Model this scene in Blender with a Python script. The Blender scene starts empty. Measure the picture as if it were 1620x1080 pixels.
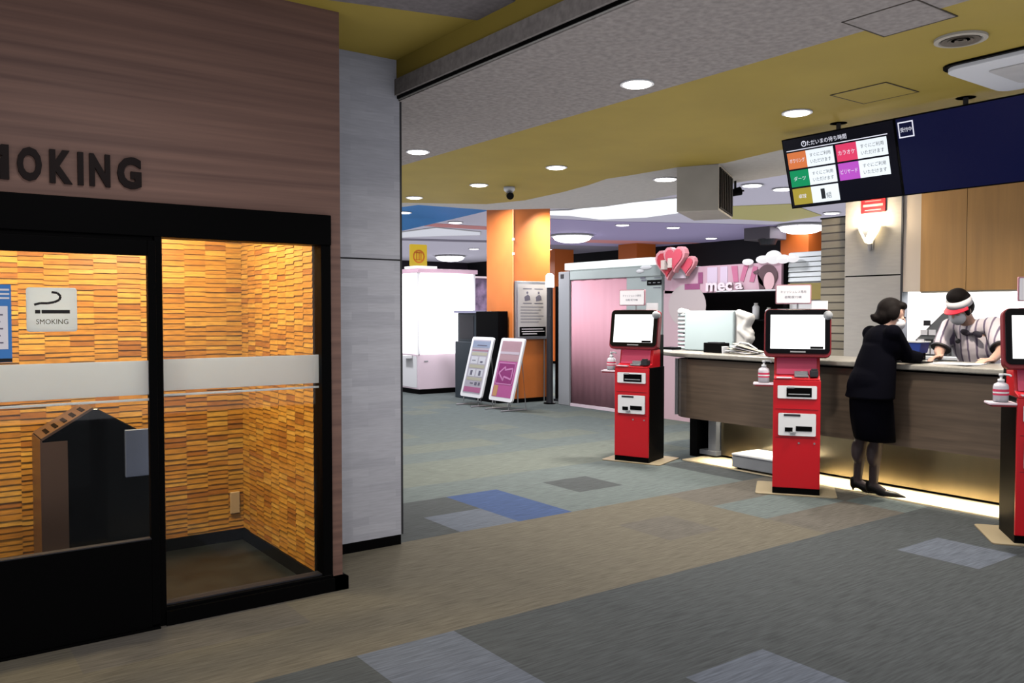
import bpy, bmesh, math, random
from mathutils import Vector, Matrix, Euler
random.seed(7)
C = bpy.context.scene.collection
R = math.radians
PI = math.pi

# ------------------------------------------------------------------ materials
def s2l(c):
    return c / 12.92 if c <= 0.04045 else ((c + 0.055) / 1.055) ** 2.4
def col(r, g, b):
    return (s2l(r / 255), s2l(g / 255), s2l(b / 255), 1)
MATS = {}
def mat(name, rgb, rough=0.5, metal=0.0, emit=0.0, noise=0.0, nscale=20.0, stretch=(1, 1, 1), bump=0.0, spec=0.5, rgb2=None, coat=0.0):
    if name in MATS:
        return MATS[name]
    m = bpy.data.materials.new(name)
    m.use_nodes = True
    nt = m.node_tree
    p = nt.nodes['Principled BSDF']
    p.inputs['Base Color'].default_value = col(*rgb)
    p.inputs['Roughness'].default_value = rough
    p.inputs['Metallic'].default_value = metal
    p.inputs['Specular IOR Level'].default_value = spec
    p.inputs['Coat Weight'].default_value = coat
    if emit:
        p.inputs['Emission Color'].default_value = col(*rgb)
        p.inputs['Emission Strength'].default_value = emit
        p.inputs['Base Color'].default_value = col(*[v * 0.25 for v in rgb])
    if noise or bump:
        tc = nt.nodes.new('ShaderNodeTexCoord')
        mp = nt.nodes.new('ShaderNodeMapping')
        mp.inputs['Scale'].default_value = stretch
        nz = nt.nodes.new('ShaderNodeTexNoise')
        nz.inputs['Scale'].default_value = nscale
        nz.inputs['Detail'].default_value = 5
        nt.links.new(tc.outputs['Object'], mp.inputs['Vector'])
        nt.links.new(mp.outputs['Vector'], nz.inputs['Vector'])
        if noise:
            mx = nt.nodes.new('ShaderNodeMix')
            mx.data_type = 'RGBA'
            rmp = nt.nodes.new('ShaderNodeMapRange')
            rmp.inputs['From Min'].default_value = 0.3
            rmp.inputs['From Max'].default_value = 0.7
            nt.links.new(nz.outputs['Fac'], rmp.inputs['Value'])
            nt.links.new(rmp.outputs['Result'], mx.inputs['Factor'])
            c1 = rgb2 if rgb2 else tuple(max(0, v * (1 - noise)) for v in rgb)
            mx.inputs['A'].default_value = col(*c1)
            mx.inputs['B'].default_value = col(*rgb)
            nt.links.new(mx.outputs['Result'], p.inputs['Base Color'])
        if bump:
            bp = nt.nodes.new('ShaderNodeBump')
            bp.inputs['Strength'].default_value = bump
            bp.inputs['Distance'].default_value = 0.01
            nt.links.new(nz.outputs['Fac'], bp.inputs['Height'])
            nt.links.new(bp.outputs['Normal'], p.inputs['Normal'])
    MATS[name] = m
    return m

def brick_mat(name, rgb1, rgb2, mortar, bw, bh, axis, rough=0.5, bump=0.3, mort=0.002, off=0.5, coat=0.0, extra=None):
    """rows of blocks on a vertical wall; axis = world axis running along the wall"""
    m = bpy.data.materials.new(name)
    m.use_nodes = True
    nt = m.node_tree
    p = nt.nodes['Principled BSDF']
    p.inputs['Roughness'].default_value = rough
    p.inputs['Coat Weight'].default_value = coat
    p.inputs['Coat Roughness'].default_value = 0.15
    tc = nt.nodes.new('ShaderNodeTexCoord')
    sp = nt.nodes.new('ShaderNodeSeparateXYZ')
    cb = nt.nodes.new('ShaderNodeCombineXYZ')
    nt.links.new(tc.outputs['Object'], sp.inputs['Vector'])
    nt.links.new(sp.outputs[axis], cb.inputs['X'])
    nt.links.new(sp.outputs['Z'], cb.inputs['Y'])
    br = nt.nodes.new('ShaderNodeTexBrick')
    br.offset = off
    br.offset_frequency = 2
    br.squash = 1.0
    br.inputs['Scale'].default_value = 1.0
    br.inputs['Brick Width'].default_value = bw
    br.inputs['Row Height'].default_value = bh
    br.inputs['Mortar Size'].default_value = mort
    br.inputs['Mortar Smooth'].default_value = 0.3
    br.inputs['Bias'].default_value = 0.0
    br.inputs['Color1'].default_value = col(*rgb1)
    br.inputs['Color2'].default_value = col(*rgb2)
    br.inputs['Mortar'].default_value = col(*mortar)
    nt.links.new(cb.outputs['Vector'], br.inputs['Vector'])
    nz = nt.nodes.new('ShaderNodeTexNoise')
    nz.inputs['Scale'].default_value = 6
    mp = nt.nodes.new('ShaderNodeMapping')
    mp.inputs['Scale'].default_value = (1.5, 18, 1)
    nt.links.new(cb.outputs['Vector'], mp.inputs['Vector'])
    nt.links.new(mp.outputs['Vector'], nz.inputs['Vector'])
    mx = nt.nodes.new('ShaderNodeMix')
    mx.data_type = 'RGBA'
    mx.blend_type = 'MULTIPLY'
    mx.inputs['Factor'].default_value = 0.35
    nt.links.new(br.outputs['Color'], mx.inputs['A'])
    nt.links.new(nz.outputs['Color'], mx.inputs['B'])
    bw_ = nt.nodes.new('ShaderNodeRGBToBW')
    nt.links.new(nz.outputs['Color'], bw_.inputs['Color'])
    mr = nt.nodes.new('ShaderNodeMapRange')
    mr.inputs['From Min'].default_value = 0.3
    mr.inputs['From Max'].default_value = 0.7
    mr.inputs['To Min'].default_value = 0.55
    mr.inputs['To Max'].default_value = 1.0
    nt.links.new(bw_.outputs['Val'], mr.inputs['Value'])
    nt.links.new(mr.outputs['Result'], mx.inputs['B'])
    nt.links.new(mx.outputs['Result'], p.inputs['Base Color'])
    bp = nt.nodes.new('ShaderNodeBump')
    bp.inputs['Strength'].default_value = bump
    bp.inputs['Distance'].default_value = 0.01
    hb = nt.nodes.new('ShaderNodeRGBToBW')
    nt.links.new(br.outputs['Color'], hb.inputs['Color'])
    nt.links.new(hb.outputs['Val'], bp.inputs['Height'])
    nt.links.new(bp.outputs['Normal'], p.inputs['Normal'])
    MATS[name] = m
    return m

def glass_mat():
    m = bpy.data.materials.new('clear_glass')
    m.use_nodes = True
    nt = m.node_tree
    nt.nodes.remove(nt.nodes['Principled BSDF'])
    out = nt.nodes['Material Output']
    tr = nt.nodes.new('ShaderNodeBsdfTransparent')
    tr.inputs['Color'].default_value = (0.93, 0.94, 0.95, 1)
    gl = nt.nodes.new('ShaderNodeBsdfGlossy')
    gl.inputs['Roughness'].default_value = 0.02
    fr = nt.nodes.new('ShaderNodeLayerWeight')      # Schlick reflectance
    pw = nt.nodes.new('ShaderNodeMath'); pw.operation = 'POWER'; pw.inputs[1].default_value = 5.0
    ma = nt.nodes.new('ShaderNodeMath'); ma.operation = 'MULTIPLY_ADD'; ma.inputs[1].default_value = 0.95; ma.inputs[2].default_value = 0.035
    nt.links.new(fr.outputs['Facing'], pw.inputs[0]); nt.links.new(pw.outputs['Value'], ma.inputs[0])
    mx = nt.nodes.new('ShaderNodeMixShader')
    nt.links.new(ma.outputs['Value'], mx.inputs['Fac'])
    nt.links.new(tr.outputs['BSDF'], mx.inputs[1])
    nt.links.new(gl.outputs['BSDF'], mx.inputs[2])
    nt.links.new(mx.outputs['Shader'], out.inputs['Surface'])
    return m

def stripe_mat():
    m = bpy.data.materials.new('striped_jersey_cloth')
    m.use_nodes = True
    nt = m.node_tree
    p = nt.nodes['Principled BSDF']
    p.inputs['Roughness'].default_value = 0.85
    tc = nt.nodes.new('ShaderNodeTexCoord')
    wv = nt.nodes.new('ShaderNodeTexWave')
    wv.wave_type = 'BANDS'
    wv.bands_direction = 'Y'
    wv.inputs['Scale'].default_value = 5.0
    wv.inputs['Distortion'].default_value = 1.2
    wv.inputs['Detail Scale'].default_value = 1.5
    rp = nt.nodes.new('ShaderNodeValToRGB')
    rp.color_ramp.elements[0].position = 0.06
    rp.color_ramp.elements[0].color = col(124, 108, 132)
    rp.color_ramp.elements[1].position = 0.2
    rp.color_ramp.elements[1].color = col(236, 222, 226)
    nt.links.new(tc.outputs['Object'], wv.inputs['Vector'])
    nt.links.new(wv.outputs['Fac'], rp.inputs['Fac'])
    nt.links.new(rp.outputs['Color'], p.inputs['Base Color'])
    return m

M = {}
M['black'] = mat('black_paint', (4, 4, 5), 0.5, spec=0.06)
M['blackgloss'] = mat('black_gloss', (8, 8, 11), 0.12, spec=0.4)
M['charcoal'] = mat('charcoal', (38, 38, 44), 0.5)
M['white'] = mat('white_paint', (228, 228, 230), 0.5)
M['offwhite'] = mat('off_white', (205, 202, 200), 0.55, noise=0.06, nscale=8)
M['beige'] = mat('beige_panel', (188, 180, 166), 0.55, noise=0.05, nscale=5)
M['grey'] = mat('grey_panel', (150, 152, 156), 0.5)
M['silver'] = mat('silver_metal', (178, 178, 182), 0.35, metal=0.8)
M['red'] = mat('kiosk_red', (196, 8, 26), 0.35, coat=0.2)
M['darkred'] = mat('kiosk_dark_red', (120, 10, 26), 0.4)
M['pinkreflect'] = mat('kiosk_pink_reflection', (212, 70, 105), 0.3, coat=0.3)
M['glass'] = glass_mat()
M['screen'] = mat('screen_white', (255, 255, 255), 0.3, emit=1.6)
M['lamp'] = mat('lamp_white', (255, 250, 240), 0.3, emit=9.0)
M['lampfar'] = mat('lamp_far_white', (250, 248, 255), 0.3, emit=7.0)
M['orange'] = mat('orange_paint', (226, 128, 62), 0.38, noise=0.06, nscale=3)
M['darkorange'] = mat('dark_orange', (196, 98, 36), 0.4)
M['skin'] = mat('skin', (226, 178, 156), 0.55)
M['pink'] = mat('pink_cloth', (222, 162, 176), 0.65, noise=0.02, nscale=2, stretch=(1, 4, 0.4))
M['palepink'] = mat('pale_pink', (226, 206, 216), 0.55)
M['gold'] = mat('brushed_brass', (140, 128, 104), 0.28, metal=0.95, noise=0.15, nscale=1.5, stretch=(1, 1.5, 0.4))
M['paper'] = mat('paper_white', (238, 234, 238), 0.7)
M['text_grey'] = mat('text_grey', (112, 108, 126), 0.7)
M['text_dark'] = mat('text_dark', (26, 24, 28), 0.6)

# ------------------------------------------------------------------ mesh helpers
class B:
    def __init__(self):
        self.bm = bmesh.new()
        self.mi = 0
    def _tag(self, faces):
        for f in faces:
            f.material_index = self.mi
    def poly(self, pts):
        vs = [self.bm.verts.new(p) for p in pts]
        f = self.bm.faces.new(vs)
        f.material_index = self.mi
        return self
    def box(self, c, s, rot=None):
        c = Vector(c)
        hs = Vector(s) / 2
        vs = []
        for dx in (-1, 1):
            for dy in (-1, 1):
                for dz in (-1, 1):
                    v = Vector((dx * hs.x, dy * hs.y, dz * hs.z))
                    if rot is not None:
                        v = rot @ v
                    vs.append(self.bm.verts.new(c + v))
        fs = [(0, 1, 3, 2), (4, 6, 7, 5), (0, 4, 5, 1), (2, 3, 7, 6), (0, 2, 6, 4), (1, 5, 7, 3)]
        self._tag([self.bm.faces.new([vs[i] for i in f]) for f in fs])
        return self
    def bb(self, x0, x1, y0, y1, z0, z1):
        return self.box(((x0 + x1) / 2, (y0 + y1) / 2, (z0 + z1) / 2), (abs(x1 - x0), abs(y1 - y0), abs(z1 - z0)))
    def prism(self, pts, a, b, axis='z'):
        """extrude a 2D outline between a and b along axis"""
        def P(u, v, w):
            return {'z': (u, v, w), 'y': (u, w, v), 'x': (w, u, v)}[axis]
        lo = [self.bm.verts.new(P(u, v, a)) for u, v in pts]
        hi = [self.bm.verts.new(P(u, v, b)) for u, v in pts]
        n = len(pts)
        fs = [self.bm.faces.new(lo[::-1]), self.bm.faces.new(hi)]
        for i in range(n):
            j = (i + 1) % n
            fs.append(self.bm.faces.new([lo[i], lo[j], hi[j], hi[i]]))
        self._tag(fs)
        return self
    def lathe(self, prof, c=(0, 0, 0), seg=20, rot=None):
        c = Vector(c)
        rings = []
        for r, z in prof:
            ring = []
            for k in range(seg):
                t = 2 * PI * k / seg
                v = Vector((r * math.cos(t), r * math.sin(t), z))
                if rot is not None:
                    v = rot @ v
                ring.append(self.bm.verts.new(c + v))
            rings.append(ring)
        fs = []
        for a, b in zip(rings, rings[1:]):
            for k in range(seg):
                j = (k + 1) % seg
                fs.append(self.bm.faces.new([a[k], a[j], b[j], b[k]]))
        fs.append(self.bm.faces.new(rings[0][::-1]))
        fs.append(self.bm.faces.new(rings[-1]))
        self._tag(fs)
        return self
    def cyl(self, p0, p1, r0, r1=None, seg=14):
        p0, p1 = Vector(p0), Vector(p1)
        r1 = r0 if r1 is None else r1
        d = p1 - p0
        q = d.to_track_quat('Z', 'Y').to_matrix()
        return self.lathe([(r0, 0), (r1, d.length)], p0, seg, q)
    def ell(self, c, r, rot=None, seg=20, rings=12):
        prof = []
        c = Vector(c)
        vs = []
        top = Vector((0, 0, r[2])); bot = -top
        T = lambda v: c + (rot @ v if rot is not None else v)
        vb = self.bm.verts.new(T(bot)); vt = self.bm.verts.new(T(top))
        for i in range(1, rings):
            ph = -PI / 2 + PI * i / rings
            vs.append([self.bm.verts.new(T(Vector((r[0] * math.cos(ph) * math.cos(2 * PI * k / seg), r[1] * math.cos(ph) * math.sin(2 * PI * k / seg), r[2] * math.sin(ph))))) for k in range(seg)])
        fs = []
        for a, b in zip(vs, vs[1:]):
            for k in range(seg):
                j = (k + 1) % seg
                fs.append(self.bm.faces.new([a[k], a[j], b[j], b[k]]))
        for k in range(seg):
            j = (k + 1) % seg
            fs.append(self.bm.faces.new([vb, vs[0][j], vs[0][k]]))
            fs.append(self.bm.faces.new([vt, vs[-1][k], vs[-1][j]]))
        self._tag(fs)
        return self
    def cap(self, p0, p1, r0, r1=None, seg=14):
        r1 = r0 if r1 is None else r1
        self.cyl(p0, p1, r0, r1, seg)
        self.ell(p0, (r0,) * 3, None, seg, 8)
        self.ell(p1, (r1,) * 3, None, seg, 8)
        return self
    def chain(self, pts, rs):
        for i in range(len(pts) - 1):
            self.cap(pts[i], pts[i + 1], rs[i], rs[i + 1])
        return self
    def tube(self, pts, r, seg=10):
        pts = [Vector(p) for p in pts]
        rings = []
        for i, p in enumerate(pts):
            t = (pts[min(i + 1, len(pts) - 1)] - pts[max(i - 1, 0)]).normalized()
            up = Vector((0, 0, 1)) if abs(t.z) < 0.95 else Vector((1, 0, 0))
            u = t.cross(up).normalized(); v = u.cross(t)
            rings.append([self.bm.verts.new(p + (u * math.cos(2 * PI * k / seg) + v * math.sin(2 * PI * k / seg)) * r) for k in range(seg)])
        fs = []
        for a, b in zip(rings, rings[1:]):
            for k in range(seg):
                j = (k + 1) % seg
                fs.append(self.bm.faces.new([a[k], a[j], b[j], b[k]]))
        fs.append(self.bm.faces.new(rings[0][::-1])); fs.append(self.bm.faces.new(rings[-1]))
        self._tag(fs)
        return self
    def text(self, s, origin, u, v, n, h, w=None, depth=0.002, bold=0.0, align='CENTER'):
        """flat raised lettering; h = height of the line, w = width the line is fitted to"""
        cu = bpy.data.curves.new('lettering', 'FONT')
        cu.body = s
        cu.size = 1.0
        cu.offset = bold
        cu.resolution_u = 3
        to = bpy.data.objects.new('lettering', cu)
        C.objects.link(to)
        dg = bpy.context.evaluated_depsgraph_get()
        me = bpy.data.meshes.new_from_object(to.evaluated_get(dg))
        bpy.data.objects.remove(to)
        bpy.data.curves.remove(cu)
        if not me.vertices:
            return self
        xs = [q.co.x for q in me.vertices]; ys = [q.co.y for q in me.vertices]
        x0, x1, y0, y1 = min(xs), max(xs), min(ys), max(ys)
        sy = h / (y1 - y0)
        sx = w / (x1 - x0) if w else sy
        u, v, n, o = Vector(u), Vector(v), Vector(n), Vector(origin)
        ax = (x0 + x1) / 2 if align == 'CENTER' else x0
        ay = (y0 + y1) / 2
        vs = [self.bm.verts.new(o + u * ((q.co.x - ax) * sx) + v * ((q.co.y - ay) * sy) + n * depth) for q in me.vertices]
        fs = []
        for pf in me.polygons:
            try:
                fs.append(self.bm.faces.new([vs[i] for i in pf.vertices]))
            except ValueError:
                pass
        self._tag(fs)
        if depth > 0.004:
            res = bmesh.ops.extrude_face_region(self.bm, geom=fs)
            nv = [g for g in res['geom'] if isinstance(g, bmesh.types.BMVert)]
            for q in nv:
                q.co -= n * depth
        bpy.data.meshes.remove(me)
        return self

def obj(name, b, mats, parent=None, smooth=False, bevel=0.0, remesh=0.0, label=None, world=False, subd=0, norm=True):
    if not isinstance(mats, (list, tuple)):
        mats = [mats]
    me = bpy.data.meshes.new(name)
    if world and parent is not None:
        off = Vector(); q = parent
        while q is not None:
            off += Vector(q.location); q = q.parent
        bmesh.ops.translate(b.bm, verts=b.bm.verts, vec=-off)
    if norm:
        bmesh.ops.recalc_face_normals(b.bm, faces=b.bm.faces)
    b.bm.to_mesh(me)
    b.bm.free()
    for m in mats:
        me.materials.append(M[m] if isinstance(m, str) else m)
    o = bpy.data.objects.new(name, me)
    C.objects.link(o)
    if parent is not None:
        o.parent = parent
    if smooth:
        for p in me.polygons:
            p.use_smooth = True
    if bevel:
        bv = o.modifiers.new('bevel', 'BEVEL')
        bv.width = bevel; bv.segments = 3; bv.limit_method = 'ANGLE'; bv.angle_limit = R(40)
        bv.harden_normals = False
    if remesh:
        rm = o.modifiers.new('remesh', 'REMESH')
        rm.mode = 'VOXEL'; rm.voxel_size = remesh; rm.use_smooth_shade = True
        sm = o.modifiers.new('smooth', 'SMOOTH')
        sm.factor = 0.5; sm.iterations = 4
    if subd:
        sb = o.modifiers.new('subdivision', 'SUBSURF'); sb.levels = subd; sb.render_levels = subd
    if label:
        o['label'] = label
    return o
def thing(name, label, cat, loc=(0, 0, 0), rz=0.0, group=None):
    o = bpy.data.objects.new(name, None)
    C.objects.link(o)
    o.empty_display_size = 0.1
    o.location = loc
    o.rotation_euler = (0, 0, rz)
    tag(o, label, cat, group)
    return o
def tag(o, label, cat, group=None):
    o['label'] = label; o['category'] = cat
    if group:
        o['group'] = group
    return o
def struct(name, b, mats, **k):
    o = obj(name, b, mats, **k)
    o['kind'] = 'structure'
    return o
def copy_tree(root, loc, rz, label, group=None):
    r = root.copy(); C.objects.link(r)
    r.location = loc; r.rotation_euler = (0, 0, rz); r['label'] = label
    if group:
        r['group'] = group
    def rec(src, dst):
        for ch in list(src.children):
            c = ch.copy(); C.objects.link(c); c.parent = dst
            rec(ch, c)
    rec(root, r)
    return r
def rrect(x0, x1, y0, y1, r, n=5):
    pts = []
    for cx, cy, a in ((x1 - r, y1 - r, 0), (x0 + r, y1 - r, 90), (x0 + r, y0 + r, 180), (x1 - r, y0 + r, 270)):
        for k in range(n + 1):
            t = R(a + 90 * k / n)
            pts.append((cx + r * math.cos(t), cy + r * math.sin(t)))
    return pts

# ------------------------------------------------------------------ camera
cam = bpy.data.cameras.new('camera')
cam.sensor_width = 36
cam.lens = 36 * 1336 / 1620
co = bpy.data.objects.new('camera', cam)
C.objects.link(co)
co.location = (0, 0, 1.5)
co.rotation_euler = (R(90) - math.atan(45 / 1336), 0, -R(36.1))
cam.clip_start = 0.05
bpy.context.scene.camera = co
vs_ = bpy.context.scene.view_settings
vs_.view_transform = 'Standard'; vs_.look = 'None'; vs_.gamma = 1; vs_.use_curve_mapping = False
vs_.exposure = 0.0

w = bpy.data.worlds.new('world')
bpy.context.scene.world = w
w.use_nodes = True
w.node_tree.nodes['Background'].inputs['Color'].default_value = (0.95, 0.95, 1.0, 1)
w.node_tree.nodes['Background'].inputs['Strength'].default_value = 0.62
sc = bpy.context.scene
sc.cycles.use_fast_gi = True
sc.cycles.fast_gi_method = 'REPLACE'
sc.cycles.ao_bounces = 1
sc.cycles.ao_bounces_render = 1
w.light_settings.distance = 2.2
w.light_settings.ao_factor = 0.95

def area(name, loc, power, size, rot=(0, 0, 0), color=(1, 1, 1), sizey=None, spread=None, shape=None):
    l = bpy.data.lights.new(name, 'AREA')
    l.energy = power; l.size = size; l.color = color
    if sizey:
        l.shape = 'RECTANGLE'; l.size_y = sizey
    else:
        l.shape = shape or 'DISK'
    if spread:
        l.spread = R(spread)
    o = bpy.data.objects.new(name, l); C.objects.link(o)
    o.location = loc; o.rotation_euler = rot
    return o

# ------------------------------------------------------------------ floor
pal = [(100, 107, 106), (108, 112, 105), (104, 98, 86), (76, 79, 80), (66, 82, 118), (98, 103, 113), (98, 93, 86)]
FM = [mat('carpet_%s' % n, c, 0.95, noise=0.22, nscale=9, stretch=(0.7, 9, 1), bump=0.1, spec=0.1)
      for n, c in zip(('slate_green', 'sage', 'taupe', 'slate', 'blue', 'pale_blue_grey', 'brown_grey'), pal)]
b = B()
x0, y0, s = 0.1 - 0.5 * 8, 0.35 - 0.5 * 10, 0.5
for i in range(52):
    for j in range(72):
        xa, ya = x0 + i * s, y0 + j * s
        xc, yc = xa + .25, ya + .25
        r = random.random()
        if yc > 8.35:
            k = 0 if r < .8 else 1
        elif yc > 5.85:
            k = 1 if (j % 3) else 0
            if r < .12: k = 0
        elif yc > 4.85:
            k = 0 if xc > 3.0 and r > .3 else 3
        elif yc > 3.35:
            k = 2 if r < .8 else 6
            if xc > 5: k = 6 if r < .5 else 0
        elif yc > 2.35:
            k = 3
            if xc < 1.1: k = 2
        else:
            k = 3
        if 3.6 < xc < 4.1 and 4.85 < yc < 5.85: k = 4
        if 3.1 < xc < 3.6 and 4.85 < yc < 5.35: k = 5
        if 1.6 < xc < 2.1 and 2.35 < yc < 3.35: k = 5
        if 5.1 < xc < 5.6 and 2.35 < yc < 2.85: k = 5
        if 2.6 < xc < 3.1 and yc < 2.35: k = 5
        if 1.1 < xc < 1.6 and 2.85 < yc < 3.35: k = 3
        b.mi = k
        b.poly([(xa, ya, 0), (xa + s, ya, 0), (xa + s, ya + s, 0), (xa, ya + s, 0)])
bmesh.ops.remove_doubles(b.bm, verts=b.bm.verts, dist=1e-4)
struct('floor', b, FM)

# ------------------------------------------------------------------ ceilings
M['yellow'] = mat('mustard_ceiling', (176, 152, 62), 0.7, noise=0.05, nscale=2)
M['speckle'] = mat('speckled_grey_ceiling', (166, 157, 152), 0.85, noise=0.16, nscale=28, bump=0.15)
M['ceilgrey'] = mat('pale_grey_ceiling', (196, 192, 186), 0.8, noise=0.05, nscale=20)
M['dimgrey'] = mat('dim_grey_ceiling', (132, 124, 124), 0.85, noise=0.15, nscale=28)
M['upper'] = mat('lilac_white_ceiling', (222, 218, 234), 0.8)
M['blueceil'] = mat('blue_ceiling', (40, 126, 196), 0.7)
M['purple'] = mat('lilac_ceiling', (176, 164, 206), 0.75)
M['pinkband'] = mat('pink_ceiling_band', (226, 150, 150), 0.75)
M['lilacgrey'] = mat('grey_lilac_ceiling', (140, 134, 152), 0.8)
M['whiteceil'] = mat('white_ceiling', (232, 238, 244), 0.8)
M['limeceil'] = mat('pale_olive_ceiling', (206, 198, 128), 0.75)
edge = [(5.12, 9.97), (5.29, 9.6), (5.34, 9.33), (5.82, 9.29), (6.34, 9.25), (6.62, 8.97), (6.92, 8.65), (7.22, 8.44), (7.36, 8.09), (7.37, 7.48), (7.28, 6.79), (7.2, 6.24), (7.13, 5.84), (7.1, 5.11), (7.3, 4.5), (8.0, 4.30), (12.6, 4.30)]
yfar = [(4.89, 9.51), (5.08, 9.21), (5.49, 8.99), (5.97, 8.72), (6.14, 8.16), (6.07, 7.36), (5.96, 6.8), (5.83, 6.37), (5.87, 6.05), (5.9, 5.5), (6.08, 5.08), (5.97, 4.39), (6.3, 3.6), (6.5, 2.5), (6.6, -4)]
b = B()
b.prism([(2.62, -4.2)] + [(2.62, 12.0), (4.6, 11.2)] + edge + [(12.6, -4.2)], 2.86, 2.92)
struct('ceiling', b, 'ceilgrey')
b = B(); b.bb(2.625, 3.78, -4.2, 11.2, 2.852, 2.8605)
struct('trim_1', b, 'speckle')
b = B(); b.prism([(3.78, -4.2), (3.78, 10.6)] + yfar, 2.854, 2.8605)
struct('trim_2', b, 'yellow')
# raised ceiling on the left with the beam face
b = B()
b.mi = 0
b.bb(-4.2, 2.62, 3.55, 12.2, 3.11, 3.17)
b.mi = 1
b.bb(-4.2, 2.62, -4.2, 3.55, 3.11, 3.17)
struct('ceiling.001', b, ['yellow', 'dimgrey'])
b = B(); b.prism([(-4.2, 3.55), (2.62, 3.55), (2.62, 3.9), (2.21, 4.0), (1.87, 4.09), (-4.2, 5.6)], 3.104, 3.1105)
struct('trim_3', b, 'dimgrey')
b = B()
b.mi = 0; b.bb(2.61, 2.66, -4.2, 12, 2.99, 3.17)
struct('trim_4', b, ['yellow'])
b = B(); b.bb(2.595, 2.66, -4.2, 12, 2.885, 2.985)
struct('trim_5', b, 'speckle')
b = B(); b.bb(2.612, 2.66, -4.2, 12, 2.866, 2.99)
struct('trim_6', b, 'black')
# high ceiling of the hall beyond
b = B(); b.bb(2.62, 22, 3.9, 31, 3.4, 3.46)
struct('ceiling.002', b, 'upper')
patches = [
 ('blueceil', [(6.3, 13.6), (6.83, 12.9), (8.16, 11.9), (8.91, 13.0), (9.1, 14.41), (9.22, 15.35), (9.47, 17.18), (9.3, 18.66)]),
 ('pinkband', [(9.34, 16.06), (9.28, 15.46), (10.53, 15.36), (10.93, 15.94), (9.8, 16.06)]),
 ('lilacgrey', [(9.91, 19.28), (10.51, 19.07), (12.54, 18.29), (12.87, 18.78), (10.79, 19.56), (10.16, 19.78)]),
 ('purple', [(10.53, 13.37), (11.95, 13.05), (13.41, 12.3), (15.56, 11.36), (18.8, 13.72), (17.41, 17.92), (17.13, 21.41)]),
 ('pinkband', [(13.51, 16.88), (15.6, 16.06), (17.82, 15.42), (16.76, 16.85), (14.36, 17.34)]),
 ('lilacgrey', [(14.48, 18.38), (17.08, 17.58), (18.87, 19.43), (19.71, 25.02)]),
 ('limeceil', [(11.99, 9.95), (12.6, 9.07), (14.55, 9.76), (14.92, 10.89), (13.5, 11.2)]),
]
for i, (m, pts) in enumerate(patches):
    b = B(); z0 = 3.394 - 0.0008 * i
    b.prism(pts, z0, 3.4005)
    struct('trim_%d' % (7 + i), b, m)
COVE_LIT_A = [(9.56, 12.52), (10.01, 11.96), (10.02, 10.95), (10.42, 9.67), (11.47, 10.22), (11.99, 11.12), (12.01, 12.01), (11.53, 12.78), (10.59, 12.65), (9.87, 12.92)]
COVE_LIT_B = [(9.51, 18.51), (9.69, 16.14), (11.05, 16.4), (11.49, 17.06), (10.84, 17.75), (9.91, 19.28)]
# cove-lit zones of the high ceiling, their light painted as glowing patches
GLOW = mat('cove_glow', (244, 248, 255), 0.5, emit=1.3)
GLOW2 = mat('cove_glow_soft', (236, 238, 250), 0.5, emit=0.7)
for lb, m, pts in (('glowing white patch painted as cove light on the hall ceiling left of the beige box', GLOW, COVE_LIT_A), ('glowing white patch painted as cove light on the hall ceiling below the blue patch', GLOW2, COVE_LIT_B)):
    t = thing('cove_lit_patch', lb, 'ceiling light', (pts[0][0], pts[0][1], 3.394), 0)
    b = B(); b.prism(pts, 3.386, 3.3935); obj('diffuser_or_glow', b, m, t, world=True)  # flat glowing sheet on the ceiling, no lamp behind it
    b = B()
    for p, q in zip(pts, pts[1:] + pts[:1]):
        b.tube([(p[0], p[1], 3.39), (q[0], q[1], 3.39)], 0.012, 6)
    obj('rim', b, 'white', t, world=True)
# cove riser behind the edge of the lower ceiling
b = B()
er = edge[:]
for p, q in zip(er, er[1:]):
    d = Vector((q[0] - p[0], q[1] - p[1])); n = Vector((-d.y, d.x)).normalized()
    pa = Vector(p) - n * 0.25; pb = Vector(q) - n * 0.25
    b.poly([(pa.x, pa.y, 2.92), (pb.x, pb.y, 2.92), (pb.x, pb.y, 3.4), (pa.x, pa.y, 3.4)])
struct('trim_20', b, 'whiteceil')
# cove lamps on the ledge: tubes lying along the edge
for k, (p, q, pw) in enumerate((((7.22, 8.44), (7.36, 8.0), 26), ((7.36, 8.0), (7.28, 6.79), 60), ((7.25, 6.6), (7.12, 5.6), 34), ((5.9, 9.27), (6.6, 8.97), 14))):
    mx, my = (p[0] + q[0]) / 2, (p[1] + q[1]) / 2
    L = math.dist(p, q); ang = math.atan2(q[1] - p[1], q[0] - p[0])
    area('cove_light', (mx, my, 2.95), pw * 1.6, L, (PI, 0, -ang), (0.92, 0.96, 1), sizey=0.05)

# ------------------------------------------------------------------ far walls
b = B(); b.bb(17.6, 17.8, 8, 31, 0, 3.4); struct('wall_far_right', b, mat('far_black_wall', (10, 9, 16), 0.7))
b = B(); b.bb(2.0, 22, 27.0, 27.2, 0, 3.4); struct('wall_far', b, mat('far_plum_wall', (40, 28, 46), 0.7, noise=0.5, nscale=1.2))
b = B(); b.bb(1.75, 1.95, 7.0, 27.2, 0, 3.4); struct('wall_far_left', b, 'offwhite')
b = B(); b.bb(12.4, 12.6, -4.2, 4.3, 0, 2.86); struct('wall_right', b, 'offwhite')

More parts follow.
